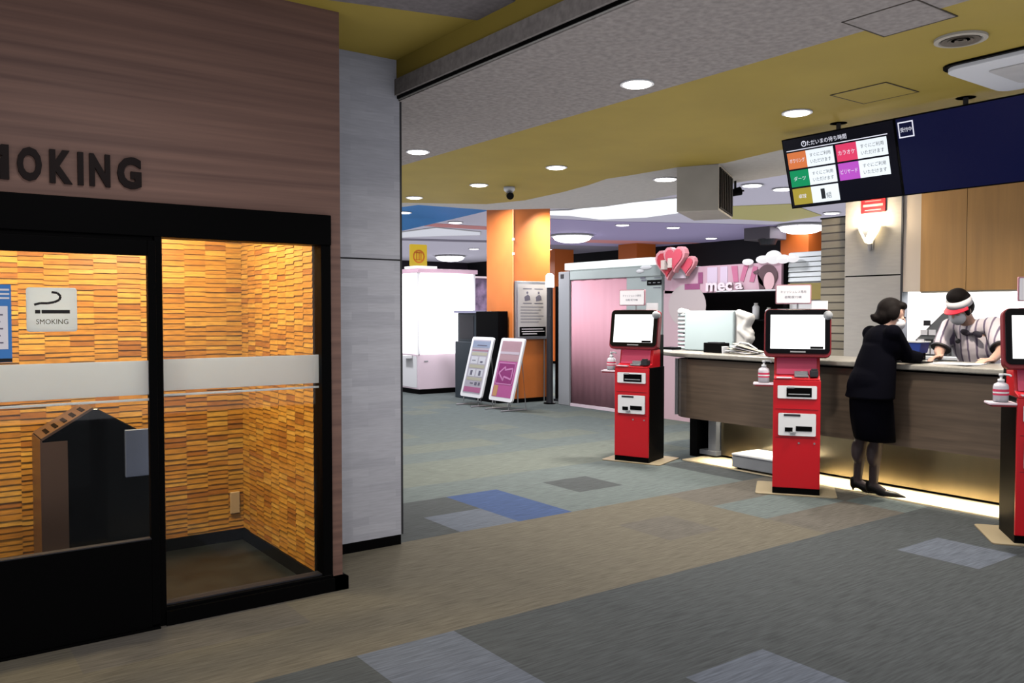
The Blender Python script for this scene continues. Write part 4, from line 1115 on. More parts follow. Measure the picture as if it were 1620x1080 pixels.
# sign boards on the floor
def aboard(name, loc, label, kind):
    t = thing(name, label, 'sign board', loc, 0, 'leaning floor sign boards')
    # local: board runs along y, leans towards +x with height
    lean = R(15); wd, ht, z0 = 0.62, 1.0, 0.14
    U = Vector((0, -1, 0)); V = Vector((math.sin(lean), 0, math.cos(lean))); N = Vector((-math.cos(lean), 0, math.sin(lean)))
    O = Vector((0, wd / 2, z0))
    P = lambda u, v, n=0: O + U * u + V * v + N * n
    def slab(b, outline, n0, n1):
        lo = [b.bm.verts.new(P(u, v, n0)) for u, v in outline]; hi = [b.bm.verts.new(P(u, v, n1)) for u, v in outline]
        b.bm.faces.new(lo[::-1]).material_index = b.mi; b.bm.faces.new(hi).material_index = b.mi
        for i in range(len(lo)):
            j = (i + 1) % len(lo); b.bm.faces.new([lo[i], lo[j], hi[j], hi[i]]).material_index = b.mi
    q = lambda u0, u1, v0, v1: [(u0, v0), (u1, v0), (u1, v1), (u0, v1)]
    b = B(); slab(b, rrect(0, wd, 0, ht, 0.04), -0.02, 0.01); fr = obj('frame', b, 'white', t)
    b = B(); slab(b, q(0.06, wd - 0.06, 0.06, ht - 0.05), 0.0, 0.012)
    po = obj('poster', b, mat('poster_lilac_grey', (206, 196, 206), 0.35) if kind == 1 else mat('poster_pink', (214, 96, 166), 0.35), t)
    def strip(nm, m, *rs, n=0.014):
        b = B()
        for r in rs: slab(b, q(*r), 0.011, n)
        obj(nm, b, m, po)
    if kind == 1:
        strip('heading', mat('poster_blue_grey', (172, 182, 206), 0.4), (0.06, wd - 0.06, 0.82, 0.93)); strip('heading_text', 'text_grey', (0.2, 0.48, 0.85, 0.865), n=0.016)
        strip('rose_line', mat('poster_rose', (190, 130, 150), 0.4), (0.08, wd - 0.08, 0.76, 0.785)); strip('cream_band', mat('poster_cream', (212, 204, 176), 0.4), (0.09, 0.53, 0.69, 0.74), (0.09, 0.53, 0.48, 0.535), (0.09, 0.53, 0.275, 0.325))
        strip('pale_panel', 'paper', (0.10, 0.30, 0.55, 0.67), (0.33, 0.52, 0.55, 0.67), (0.10, 0.30, 0.34, 0.46), (0.33, 0.52, 0.34, 0.46))
        strip('figure', 'text_grey', (0.16, 0.22, 0.36, 0.44), (0.40, 0.46, 0.36, 0.44), (0.38, 0.45, 0.57, 0.60), (0.14, 0.24, 0.60, 0.61), (0.35, 0.41, 0.20, 0.25), (0.45, 0.50, 0.20, 0.25), (0.22, 0.30, 0.22, 0.235), n=0.0165)
        strip('pink_band', mat('poster_rose_pink', (206, 110, 158), 0.4), (0.07, wd - 0.07, 0.08, 0.165))
    else:
        strip('heading', mat('poster_salmon', (206, 160, 166), 0.35), (0.06, wd - 0.06, 0.63, 0.95)); strip('heading_line', 'palepink', (0.06, wd - 0.06, 0.74, 0.78), n=0.016)
        strip('arrow_panel', mat('poster_magenta', (168, 42, 128), 0.35), (0.10, 0.52, 0.27, 0.60))
        LP = mat('poster_light_pink', (240, 150, 208), 0.35)
        strip('panel_border', LP, (0.09, 0.53, 0.59, 0.605), (0.09, 0.53, 0.262, 0.277), (0.09, 0.103, 0.262, 0.605), (0.517, 0.53, 0.262, 0.605), n=0.016)
        b = B()
        for (ua, va), (ub, vb) in (((0.14, 0.435), (0.28, 0.54)), ((0.14, 0.435), (0.28, 0.32)), ((0.28, 0.54), (0.29, 0.49)), ((0.28, 0.32), (0.28, 0.385)), ((0.28, 0.49), (0.48, 0.52)), ((0.28, 0.385), (0.48, 0.35)), ((0.48, 0.52), (0.48, 0.35))):
            d = Vector((ub - ua, vb - va)); n_ = Vector((-d.y, d.x)).normalized() * 0.013
            b.poly([P(ua - n_.x, va - n_.y, .0165), P(ub - n_.x, vb - n_.y, .0165), P(ub + n_.x, vb + n_.y, .0165), P(ua + n_.x, va + n_.y, .0165)])
        obj('arrow_outline', b, LP, po, norm=False, label='light pink arrow pointing left')
        strip('orange_patch', mat('poster_orange', (232, 168, 110), 0.35), (0.08, 0.19, 0.07, 0.24))
    b = B(); slab(b, q(0.06, wd - 0.06, 0.06, ht - 0.05), 0.018, 0.0195); obj('clear_cover', b, 'glass', t)
    for yy in (-wd / 2 + 0.10, wd / 2 - 0.10):
        b = B(); b.tube([(0.02, yy, 0.20), (0.0, yy, 0.10), (0.005, yy, 0.012), (-0.14, yy, 0.012)], 0.012); b.tube([(0.0, yy, 0.012), (0.34, yy, 0.012), (0.26, yy, 0.78)], 0.010); obj('leg', b, 'silver', t)
    return t
aboard('floor_sign_board', (7.50, 11.42, 0), 'white framed floor sign with a pale table poster, left of the pink arrow sign', 1)
aboard('floor_sign_board', (7.52, 10.62, 0), 'white framed floor sign with a magenta poster and left pointing arrow', 2)
# lamp on pole beside the booth
t = thing('pole_lamp', 'white capped lamp on a dark pole between orange column and pink booth', 'lamp', (8.72, 10.90, 0))
b = B(); b.cyl((8.72, 10.90, 0.02), (8.72, 10.90, 1.92), 0.055, 0.05, 18); obj('pole', b, 'charcoal', t, world=True)
b = B(); b.cyl((8.72, 10.90, 0), (8.72, 10.90, 0.02), 0.10, seg=24); obj('base', b, 'black', t, world=True)
b = B(); b.lathe([(0.07, 0), (0.075, 0.03), (0.072, 0.19), (0.05, 0.225), (0.02, 0.235)], (8.72, 10.90, 1.92), 20); obj('lamp_cap', b, mat('cap_glow', (255, 255, 255), 0.3, emit=1.6), t, world=True, smooth=True)
t = thing('black_board', 'tall black panel standing right behind the orange column', 'panel', (9.2, 11.2, 0))
b = B(); b.bb(9.08, 9.75, 11.12, 11.2, 0.0, 1.95); obj('sheet', b, 'black', t, world=True)
b = B(); b.bb(9.06, 9.77, 11.10, 11.22, 0.0, 0.04); obj('foot', b, 'charcoal', t, world=True)

# ------------------------------------------------------------------ photo booths
PX = 8.80
M['boothgrey'] = mat('booth_grey_green', (176, 186, 184), 0.45, noise=0.06, nscale=1.5)
t = thing('photo_booth', 'grey photo booth with a tall pink curtain wall', 'photo booth', (PX + 0.6, 9.6, 0))
b = B(); b.bb(PX - 0.03, PX + 0.5, 10.46, 10.74, 0, 2.17); obj('side_post', b, mat('booth_post_grey', (152, 154, 158), 0.45), t, world=True, bevel=0.01)
b = B(); b.bb(PX - 0.035, PX - 0.028, 10.60, 10.68, 2.06, 2.13); obj('dark_socket', b, 'charcoal', t, world=True)
b = B()
cy0, cy1 = 9.17, 10.46; n = 44
pts = []
for i in range(n + 1):
    pts.append((PX + 0.003 * math.sin(i * 1.35) + 0.003 * math.sin(i * 0.6), cy0 + (cy1 - cy0) * i / n))
lo = [b.bm.verts.new((x, y, 0.05)) for x, y in pts]; hi = [b.bm.verts.new((x, y, 2.03)) for x, y in pts]
for i in range(n): b.bm.faces.new([lo[i], lo[i + 1], hi[i + 1], hi[i]])
cu = obj('curtain', b, 'pink', t, world=True, smooth=True, label='dusty pink curtain'); sd = cu.modifiers.new('solid', 'SOLIDIFY'); sd.thickness = 0.008
b = B(); b.bb(PX - 0.01, PX + 0.4, 9.17, 10.46, 0.0, 0.045); obj('base_rail', b, 'palepink', t, world=True)
b = B(); b.bb(PX - 0.02, PX + 1.2, 8.46, 10.46, 2.03, 2.19); obj('header', b, 'boothgrey', t, world=True, bevel=0.008)
b = B(); b.bb(PX - 0.05, PX + 0.1, 8.62, 10.56, 2.19, 2.30); obj('light_bar', b, mat('light_bar_glow', (245, 252, 252), 0.3, emit=1.1), t, world=True, bevel=0.01, label='glowing white light bar')
b = B(); b.bb(PX, PX + 0.06, 8.46, 9.17, 0.0, 2.03); gp = obj('grey_panel', b, 'boothgrey', t, world=True)
b = B(); b.bb(PX - 0.008, PX + 0.002, 8.46, 8.74, 1.90, 1.975)
wp = obj('black_label', b, 'black', gp, world=True)
b = B()
for k in range(3):
    b.bb(PX - 0.011, PX - 0.007, 8.48 + 0.09 * k, 8.53 + 0.09 * k, 1.93, 1.94)
obj('label_marks', b, 'grey', wp, world=True)
for q in ((8.78, 8.88, 2.0, 2.02), (8.76, 8.90, 2.06, 2.075), (8.76, 8.86, 1.965, 1.985), (8.48, 8.60, 2.0, 2.008), (8.48, 8.62, 1.86, 1.868)):
    b = B(); b.bb(PX - 0.006, PX + 0.001, *q); obj('printed_mark', b, 'text_grey', gp, world=True)
b = B(); b.ell((PX - 0.02, 8.75, 2.16), (0.02, 0.12, 0.035)); b.ell((PX - 0.02, 8.87, 2.11), (0.02, 0.08, 0.03)); obj('gloss_ornament', b, 'white', gp, world=True, smooth=True)
# second booth with the graphic header
t = thing('graphic_photo_booth', 'photo booth with pink fashion graphic header and dark opening behind the counter', 'photo booth', (PX + 0.6, 7.4, 0))
M['mural'] = mat('mural_pink', (218, 186, 198), 0.5, noise=0.3, nscale=1.6, stretch=(1, 2.2, 0.5), rgb2=(206, 158, 176))
b = B(); b.bb(PX, PX + 0.05, 6.45, 8.40, 1.775, 2.13); hd = obj('header_graphic', b, 'mural', t, world=True)
def yz(b, pts, n0, n1): b.prism(pts, n0, n1, 'x')
b = B(); yz(b, [(7.98 + 0.34 * math.cos(a * PI / 14), 1.60 + 0.30 * math.sin(a * PI / 14)) for a in range(29)], PX - 0.004, PX - 0.0); 
obj('arch_disc', b, mat('arch_pale', (192, 178, 178), 0.5), hd, world=True)
b = B(); b.bb(PX - 0.006, PX, 7.75, 8.02, 1.82, 1.90); b.bb(PX - 0.006, PX, 7.70, 7.78, 1.90, 2.05); obj('mauve_shape', b, mat('mural_mauve', (160, 84, 128), 0.5), hd, world=True)
b = B()
for ya, yb, h in ((7.45, 7.62, 0), (7.28, 7.40, 0)):
    b.bb(PX - 0.005, PX, ya, yb, 1.87, 2.11)
obj('pale_figure', b, mat('mural_lilac', (222, 202, 222), 0.5), hd, world=True)
b = B(); yz(b, [(7.12, 2.11), (7.22, 2.11), (7.18, 1.90), (7.10, 1.90)], PX - 0.006, PX); yz(b, [(6.94, 2.11), (7.02, 2.11), (7.08, 1.92), (7.02, 1.90)], PX - 0.006, PX); yz(b, [(6.80, 2.08), (6.87, 2.10), (6.93, 1.90), (6.86, 1.89)], PX - 0.006, PX)
obj('rose_ribbon', b, mat('mural_rose', (204, 116, 150), 0.5), hd, world=True)
# portrait: dark bob hair and pale face
b = B(); yz(b, [(6.65 + 0.15 * math.cos(a * PI / 14), 1.965 + 0.14 * math.sin(a * PI / 14)) for a in range(29)], PX - 0.012, PX - 0.001); yz(b, [(6.80, 2.0), (6.77, 1.80), (6.70, 1.78), (6.62, 1.78), (6.69, 1.80), (6.72, 1.90)], PX - 0.012, PX - 0.001); yz(b, [(6.78, 2.0), (6.85, 1.99), (6.87, 2.02), (6.79, 2.05)], PX - 0.012, PX - 0.001)
obj('portrait_hair', b, mat('mural_brown', (92, 66, 72), 0.55), hd, world=True)
b = B(); yz(b, [(6.62 + 0.08 * math.cos(a * PI / 12), 1.895 + 0.115 * math.sin(a * PI / 12)) for a in range(25)], PX - 0.018, PX - 0.011)
obj('portrait_face', b, mat('mural_face', (232, 190, 196), 0.55), hd, world=True)
b = B(); b.text('mec', (PX - 0.02, 7.40, 1.845), (0, -1, 0), (0, 0, 1), (-1, 0, 0), 0.115, 0.44, depth=0.014, bold=0.03); b.text('a', (PX - 0.02, 7.07, 1.85), (0, -1, 0), (0, 0, 1), (-1, 0, 0), 0.085, 0.12, depth=0.014, bold=0.02)
obj('raised_letters', b, mat('letter_pale_pink', (246, 226, 234), 0.4), hd, world=True)
b = B(); b.bb(PX - 0.03, PX - 0.001, 6.46, 7.45, 1.777, 1.795); obj('white_trim', b, 'white', hd, world=True)
# curved pale pink side panel
b = B(); n = 14
o_ = [(8.42, 0.0), (7.72, 0.0)] + [(7.72 + 0.0 * a, 1.55) for a in (0,)] + [(8.07 - 0.35 * math.cos(a * PI / 2 / n), 1.55 + 0.25 * math.sin(a * PI / 2 / n)) for a in range(n + 1)] + [(8.42, 1.82)]
b.prism(o_, PX - 0.0, PX + 0.04, 'x'); sp_ = obj('side_panel', b, mat('side_panel_rose', (196, 166, 174), 0.5), t, world=True)
b = B(); b.bb(PX - 0.012, PX + 0.001, 8.0, 8.04, 1.18, 1.24); obj('handle', b, 'charcoal', sp_, world=True)
b = B(); b.bb(PX + 0.4, PX + 0.44, 6.41, 8.4, 0, 1.775); b.bb(PX + 0.04, PX + 0.44, 6.41, 6.45, 0, 2.13); b.bb(PX + .0, PX + 0.44, 6.45, 7.72, 0.0, 1.0); obj('dark_interior', b, 'black', t, world=True)
b = B(); b.bb(PX + 0.1, PX + 0.4, 6.45, 7.6, 1.40, 1.418); obj('shelf', b, 'black', t, world=True)
b = B()
for cy_, cz_, ry, rz_ in ((6.42, 2.16, 0.10, 0.055), (6.56, 2.19, 0.12, 0.085), (6.72, 2.17, 0.10, 0.05), (6.95, 2.15, 0.08, 0.04), (6.28, 2.16, 0.08, 0.05)):
    b.ell((PX - 0.01, cy_, cz_), (0.05, ry, rz_))
obj('cloud_topper', b, mat('cloud_glow', (255, 252, 255), 0.4, emit=0.9), t, world=True, smooth=True, label='white cloud shaped lit topper')
def white_bottle(y, h, lb):
    t = thing('white_bottle', lb, 'bottle', (PX + 0.2, y, 1.42), 0, 'white bottles on the dark booth shelf')
    b = B(); b.lathe([(0.045, 0), (0.045, h * 0.75), (0.03, h * 0.85)], seg=18); obj('bottle', b, 'white', t, smooth=True)
    b = B(); b.cyl((0, 0, h * 0.85), (0, 0, h), 0.025, seg=14); obj('cap', b, 'offwhite', t)
white_bottle(6.98, 0.21, 'taller white bottle on the dark shelf behind the counter')
white_bottle(6.78, 0.15, 'shorter white bottle on the dark shelf beside the middle kiosk')
# heart sign
def heart(cx_, cz_, s, n=24):
    pts = []
    for k in range(n):
        a = 2 * PI * k / n
        x = 16 * math.sin(a) ** 3; y = 13 * math.cos(a) - 5 * math.cos(2 * a) - 2 * math.cos(3 * a) - math.cos(4 * a)
        pts.append((cx_ - s * x / 17, cz_ + s * y / 17))
    return pts
t = thing('heart_sign', 'pink and red double heart sign on top of the photo booths', 'sign', (PX - 0.05, 8.1, 2.13))
HP = mat('heart_pink', (236, 158, 166), 0.45); HR = mat('heart_rose', (222, 84, 104), 0.4); HD_ = mat('heart_red', (204, 44, 62), 0.4)
b = B(); b.prism(heart(8.22, 2.20, 0.25), PX - 0.14, PX - 0.06, 'x'); h1 = obj('heart', b, HP, t, world=True, bevel=0.01)
b = B(); b.prism(heart(8.22, 2.195, 0.20), PX - 0.155, PX - 0.139, 'x'); obj('heart_face', b, HD_, h1, world=True, bevel=0.005)
b = B(); b.prism(heart(8.05, 2.26, 0.21), PX - 0.19, PX - 0.10, 'x'); h2 = obj('heart', b, HP, t, world=True, bevel=0.01)
b = B(); b.prism(heart(8.05, 2.255, 0.165), PX - 0.205, PX - 0.189, 'x'); obj('heart_face', b, HR, h2, world=True, bevel=0.005)
b = B(); b.prism(heart(7.90, 2.16, 0.16), PX - 0.11, PX - 0.04, 'x'); h3 = obj('heart', b, HP, t, world=True, bevel=0.01)
b = B(); b.prism(heart(7.90, 2.155, 0.125), PX - 0.125, PX - 0.109, 'x'); obj('heart_face', b, HR, h3, world=True, bevel=0.005)
b = B(); b.bb(PX - 0.22, PX - 0.15, 8.20, 8.27, 2.10, 2.23); b.bb(PX - 0.22, PX - 0.15, 8.07, 8.145, 2.12, 2.25); obj('cream_bar', b, mat('heart_cream', (224, 204, 196), 0.5), t, world=True, bevel=0.006)
b = B(); b.bb(PX - 0.06, PX - 0.005, 7.95, 8.25, 1.98, 2.14); obj('bracket', b, 'palepink', t, world=True)
# slatted shutter panel and olive box behind the kiosk
t = thing('white_shutter', 'white horizontal slatted panel between the graphic booth and the slatted pillar', 'shutter', (PX + 0.1, 6.1, 0))
b = B(); b.bb(PX + 0.10, PX + 0.16, 5.66, 6.40, 0, 2.24); obj('backing', b, 'white', t, world=True)
for k in range(6):
    b = B(); b.box((PX + 0.08, 6.03, 1.905 + 0.06 * k), (0.02, 0.74, 0.052), Matrix.Rotation(R(14), 3, 'Y')); obj('slat', b, mat('shutter_white', (236, 242, 244), 0.4), t, world=True)
b = B(); b.bb(PX + 0.06, PX + 0.11, 5.66, 6.40, 1.66, 1.86); obj('olive_panel', b, mat('olive_panel', (160, 142, 78), 0.5), t, world=True, label='olive panel below the slats')
# far orange columns and black soffit
for x, y, lb in ((16.6, 16.9, 'far orange column in front of the black wall behind the heart sign'), (16.5, 11.5, 'orange column beyond the white slatted shutter'), (16.1, 19.8, 'dark orange column just right of the near orange column')):
    t = thing('orange_column', lb, 'column', (x, y, 0), 0, 'far orange columns'); t['kind'] = 'structure'
    b = B(); b.bb(-0.36, 0.36, -0.36, 0.36, 0, 3.4); obj('shaft', b, 'darkorange', t)
    b = B(); b.bb(-0.37, 0.37, -0.37, 0.37, 0, 0.08); obj('plinth', b, 'black', t)
t = thing('grey_duct', 'dark grey ceiling duct in front of the far orange column', 'duct', (15.7, 11.9, 3.4))
b = B(); b.bb(15.4, 16.0, 11.6, 12.3, 3.12, 3.4); obj('duct', b, mat('duct_grey', (96, 90, 98), 0.6), t, world=True, bevel=0.02)
b = B(); b.cyl((15.6, 11.8, 3.0), (15.6, 11.8, 3.13), 0.16, 0.22, 20); obj('outlet', b, 'charcoal', t, world=True)

# ------------------------------------------------------------------ people
def V(*a): return Vector(a)
def hand(b, wr, d, nrm, side, curl=0.35, s=1.0):
    """palm with five bent fingers; d = pointing direction, nrm = back of the hand, side = +1 thumb on left of d seen from the back"""
    d = d.normalized(); nrm = (nrm - d * nrm.dot(d)).normalized(); r = d.cross(nrm) * side
    pc = wr + d * 0.045 * s
    rot = Matrix((r, d, nrm)).transposed()
    b.ell(pc, (0.040 * s, 0.052 * s, 0.016 * s), rot)
    for i, (off, ln) in enumerate(((-0.028, 0.062), (-0.009, 0.072), (0.010, 0.068), (0.027, 0.052))):
        p = wr + d * 0.082 * s + r * off * s
        c = curl * (1 + 0.12 * i)
        pts = [p]
        dd = d.copy()
        for k in range(3):
            dd = (dd - nrm * c * 0.55).normalized()
            p = p + dd * ln * s * (0.45, 0.32, 0.25)[k]
            pts.append(p)
        b.chain(pts, [0.0095 * s, 0.009 * s, 0.0082 * s, 0.007 * s])
    p = wr + d * 0.02 * s - r * 0.03 * s
    b.chain([p, p + (d * 0.5 - r * 0.75) .normalized() * 0.04 * s, p + (d * 0.5 - r * 0.75).normalized() * 0.04 * s + (d * 0.9 - r * 0.2 - nrm * 0.2).normalized() * 0.032 * s], [0.013 * s, 0.0105 * s, 0.009 * s])

def head(b, c, f, up):
    """skull, jaw, nose, lips and ears; f = facing"""
    f = f.normalized(); up = (up - f * up.dot(f)).normalized(); r = f.cross(up)
    rot = Matrix((f, r, up)).transposed()
    Q = lambda a, s_, u: c + f * a + r * s_ + up * u
    b.ell(Q(-0.012, 0, 0.025), (0.098, 0.076, 0.098), rot)
    b.ell(Q(0.018, 0, -0.045), (0.068, 0.058, 0.075), rot)
    b.ell(Q(0.050, 0, -0.092), (0.030, 0.032, 0.024), rot)
    b.cap(Q(0.082, 0, 0.005), Q(0.100, 0, -0.030), 0.008, 0.013)
    b.ell(Q(0.078, 0, -0.058), (0.014, 0.024, 0.009), rot)
    b.ell(Q(0.075, 0.03, -0.012), (0.016, 0.020, 0.014), rot); b.ell(Q(0.075, -0.03, -0.012), (0.016, 0.020, 0.014), rot)
    for s_ in (-1, 1):
        b.ell(Q(-0.012, s_ * 0.074, -0.018), (0.018, 0.010, 0.032), rot)
    return Q, rot
SKINB = 0.0065

# --- woman in the dark suit at the counter
wm = thing('person', 'person in dark navy suit and heels seen from behind leaning on counter', 'person', (6.45, 3.86, 0.0))
NV = mat('navy_suit', (6, 6, 13), 0.9, spec=0.04)
HAIR = mat('dark_hair', (17, 10, 9), 0.75, spec=0.15, noise=0.3, nscale=60)
TIGHTS = mat('dark_tights', (62, 50, 52), 0.6)
SHOE = mat('black_shoe', (8, 6, 7), 0.4, spec=0.25)
hc = V(6.40, 3.645, 1.485); fdir = V(0.62, -0.74, -0.25); hup = V(0.12, -0.12, 1)
neck = V(6.335, 3.67, 1.355)
lsh, rsh = V(6.345, 3.795, 1.335), V(6.235, 3.545, 1.345)
chest = V(6.305, 3.67, 1.22); waist = V(6.255, 3.70, 1.05); hips = V(6.215, 3.715, 0.88)
lh, rh = V(6.245, 3.80, 0.84), V(6.205, 3.655, 0.84)
lk, rk = V(6.41, 3.905, 0.475), V(6.385, 3.755, 0.475)
la, ra = V(6.465, 3.965, 0.125), V(6.45, 3.815, 0.118)
le, re = V(6.50, 3.80, 1.165), V(6.385, 3.515, 1.165)
lw, rw = V(6.62, 3.68, 1.15), V(6.57, 3.505, 1.152)
b = B()
Q, hrot = head(b, hc, fdir, hup)
b.cap(neck - V(0, 0, 0.03), hc - V(0.01, -0.01, 0.07), 0.052, 0.05)
b.chain([neck - V(0, 0, 0.05), chest, waist, hips], [0.07, 0.105, 0.09, 0.12])
b.chain([lsh, le, lw], [0.045, 0.036, 0.024]); b.chain([rsh, re, rw], [0.045, 0.036, 0.024])
b.cap(lsh, chest, 0.05, 0.08); b.cap(rsh, chest, 0.05, 0.08)
b.chain([lh, lk, la], [0.085, 0.05, 0.033]); b.chain([rh, rk, ra], [0.085, 0.05, 0.033])
for kn, an, s_ in ((lk, la, 1), (rk, ra, 1)):
    m_ = kn.lerp(an, 0.33) + V(-0.015, 0.015, 0); b.ell(m_, (0.047, 0.047, 0.10))
ft = V(0.42, -0.9, 0).normalized()
for an in (la, ra):
    b.chain([an + V(0, 0, -0.01), an - ft * 0.012 - V(0, 0, 0.035)], [0.034, 0.030]); b.chain([an - V(0, 0, 0.03), an + ft * 0.09 - V(0, 0, 0.078), an + ft * 0.155 - V(0, 0, 0.094)], [0.030, 0.026, 0.014])
hand(b, lw, (V(6.66, 3.60, 1.135) - lw), V(0, 0, 1), -1, 0.3, 0.92)
hand(b, rw, V(0.75, 0.55, -0.06), V(0, -0.2, 1), 1, 0.45, 0.92)
obj('body', b, 'skin', wm, world=True, remesh=SKINB)
# tights
b = B()
for kn, an in ((lk, la), (rk, ra)):
    b.chain([kn + V(-0.01, 0, 0.06), kn, an + V(0, 0, 0.0)], [0.058, 0.053, 0.036]); m_ = kn.lerp(an, 0.33) + V(-0.015, 0.015, 0); b.ell(m_, (0.050, 0.050, 0.105))
    b.chain([an + V(0, 0, 0.0), an - ft * 0.012 - V(0, 0, 0.035)], [0.036, 0.032]); b.chain([an - V(0, 0, 0.028), an + ft * 0.085 - V(0, 0, 0.074)], [0.032, 0.027])
obj('tights', b, TIGHTS, wm, world=True, remesh=0.006, label='sheer dark tights')
# shoes
for an in (la, ra):
    b = B()
    b.chain([an - ft * 0.022 - V(0, 0, 0.045), an + ft * 0.02 - V(0, 0, 0.062), an + ft * 0.085 - V(0, 0, 0.092), an + ft * 0.165 - V(0, 0, 0.098), an + ft * 0.235 - V(0, 0, 0.104)], [0.038, 0.032, 0.038, 0.032, 0.010])
    b.chain([an - ft * 0.03 - V(0, 0, 0.02), an - ft * 0.03 - V(0, 0, 0.06)], [0.030, 0.030])
    zf = 0.014
    base = an - ft * 0.035
    b.chain([V(base.x, base.y, an.z - 0.06), V(base.x, base.y, zf + 0.007)], [0.020, 0.006])
    obj('shoe', b, SHOE, wm, world=True, remesh=0.005, label='black high heeled shoe')
# skirt : lofted ellipses
def loft(name, rings, m, parent, seg=28, label=None, fold=0.0):
    b = B(); prev = None; first = None
    for (c, rx, ry, ang) in rings:
        ring = []
        for k in range(seg):
            a = 2 * PI * k / seg
            ff = 1 + fold * math.sin(a * 5 + 1)
            x = rx * ff * math.cos(a); y = ry * ff * math.sin(a)
            ring.append(b.bm.verts.new((c[0] + x * math.cos(ang) - y * math.sin(ang), c[1] + x * math.sin(ang) + y * math.cos(ang), c[2])))
        if prev:
            for k in range(seg):
                j = (k + 1) % seg; b.bm.faces.new([prev[k], prev[j], ring[j], ring[k]])
        else:
            first = ring
        prev = ring
    b.bm.faces.new(first[::-1]); b.bm.faces.new(prev)
    return obj(name, b, m, parent, world=True, smooth=True, subd=1, label=label)
ya = R(-22)
loft('skirt', [((6.335, 3.735, 0.475), 0.135, 0.185, ya), ((6.32, 3.733, 0.485), 0.135, 0.187, ya), ((6.28, 3.73, 0.62), 0.145, 0.195, ya), ((6.235, 3.72, 0.80), 0.150, 0.192, ya), ((6.225, 3.715, 0.92), 0.135, 0.175, ya), ((6.24, 3.71, 1.03), 0.105, 0.14, ya)], NV, wm, fold=0.02)
# jacket: body, flared peplum and sleeves in one surface
b = B()
b.chain([neck - V(0.01, 0, 0.045), chest + V(-0.005, 0, 0)], [0.075, 0.118]); b.chain([chest, waist, hips + V(-0.005, 0, 0.02)], [0.120, 0.112, 0.145])
sr = Matrix.Rotation(ya, 3, 'Z')
b.ell(chest + V(0, 0, 0.03), (0.120, 0.190, 0.16), sr); b.ell(waist, (0.122, 0.178, 0.20), sr); b.ell(hips + V(-0.005, 0, 0.06), (0.142, 0.196, 0.17), sr)
b.lathe([(0.0, 0.0), (1.0, 0.0), (0.94, 0.10), (0.87, 0.20), (0.80, 0.30), (0.66, 0.42), (0.3, 0.46)], (0, 0, 0), 28)
b.bm.verts.ensure_lookup_table()
for v in list(b.bm.verts)[-28 * 7:]:
    p_ = sr @ V(v.co.x * 0.160, v.co.y * 0.222, 0); tt = v.co.z / 0.42; v.co = V(6.205 + 0.075 * tt + p_.x, 3.715 - 0.03 * tt + p_.y, 0.83 + v.co.z)
b.ell(V(6.175, 3.785, 0.91), (0.095, 0.095, 0.13))
b.chain([lsh - V(0, 0.012, 0.008), le, lw - V(0.03, -0.02, 0)], [0.062, 0.056, 0.042]); b.chain([rsh, re, rw - V(0.03, 0, 0)], [0.068, 0.058, 0.043])
b.cap(lsh, neck - V(0, 0, 0.06), 0.066, 0.07); b.cap(rsh, neck - V(0, 0, 0.06), 0.066, 0.07)
obj('jacket', b, NV, wm, world=True, remesh=0.009)
wm.children[-1].modifiers['smooth'].iterations = 14
b = B(); b.lathe([(0.062, 0.0), (0.066, 0.01), (0.060, 0.045), (0.056, 0.045), (0.055, 0.0)], neck + V(0.006, -0.01, -0.02), 24, Matrix.Rotation(R(14), 3, 'Y')); obj('shirt_collar', b, 'white', wm, world=True, smooth=True, label='white shirt collar')
# hair: short bun-less bob flicking out at the nape
b = B()
b.ell(Q(-0.028, 0, 0.038), (0.100, 0.084, 0.097), hrot); b.ell(Q(-0.055, 0, -0.02), (0.074, 0.076, 0.08), hrot); b.ell(Q(-0.105, 0.0, -0.055), (0.045, 0.055, 0.035), hrot)
b.ell(Q(-0.13, 0.0, -0.045), (0.03, 0.035, 0.02), hrot); b.ell(Q(0.045, 0, 0.085), (0.045, 0.068, 0.035), hrot)
b.ell(Q(-0.01, 0.07, 0.01), (0.05, 0.024, 0.06), hrot); b.ell(Q(-0.01, -0.07, 0.01), (0.05, 0.024, 0.06), hrot)
for v in b.bm.verts: pass
obj('hair', b, HAIR, wm, world=True, remesh=0.008)
b = B(); b.ell(Q(0.055, 0, -0.055), (0.058, 0.060, 0.058), hrot); fm = obj('face_mask', b, mat('mask_white', (240, 236, 238), 0.8), wm, world=True, smooth=True, label='white face mask')
for s_ in (-1, 1):
    b = B(); b.tube([Q(0.05, s_ * 0.055, -0.03), Q(0.015, s_ * 0.074, -0.02), Q(-0.015, s_ * 0.083, -0.01)], 0.0025, 6); obj('ear_loop', b, 'white', fm, world=True)
    b = B(); b.ell(Q(0.088, s_ * 0.030, 0.0), (0.008, 0.014, 0.007), hrot, 12, 8); obj('eye', b, mat('eye_dark', (34, 24, 24), 0.2), wm, world=True, smooth=True)

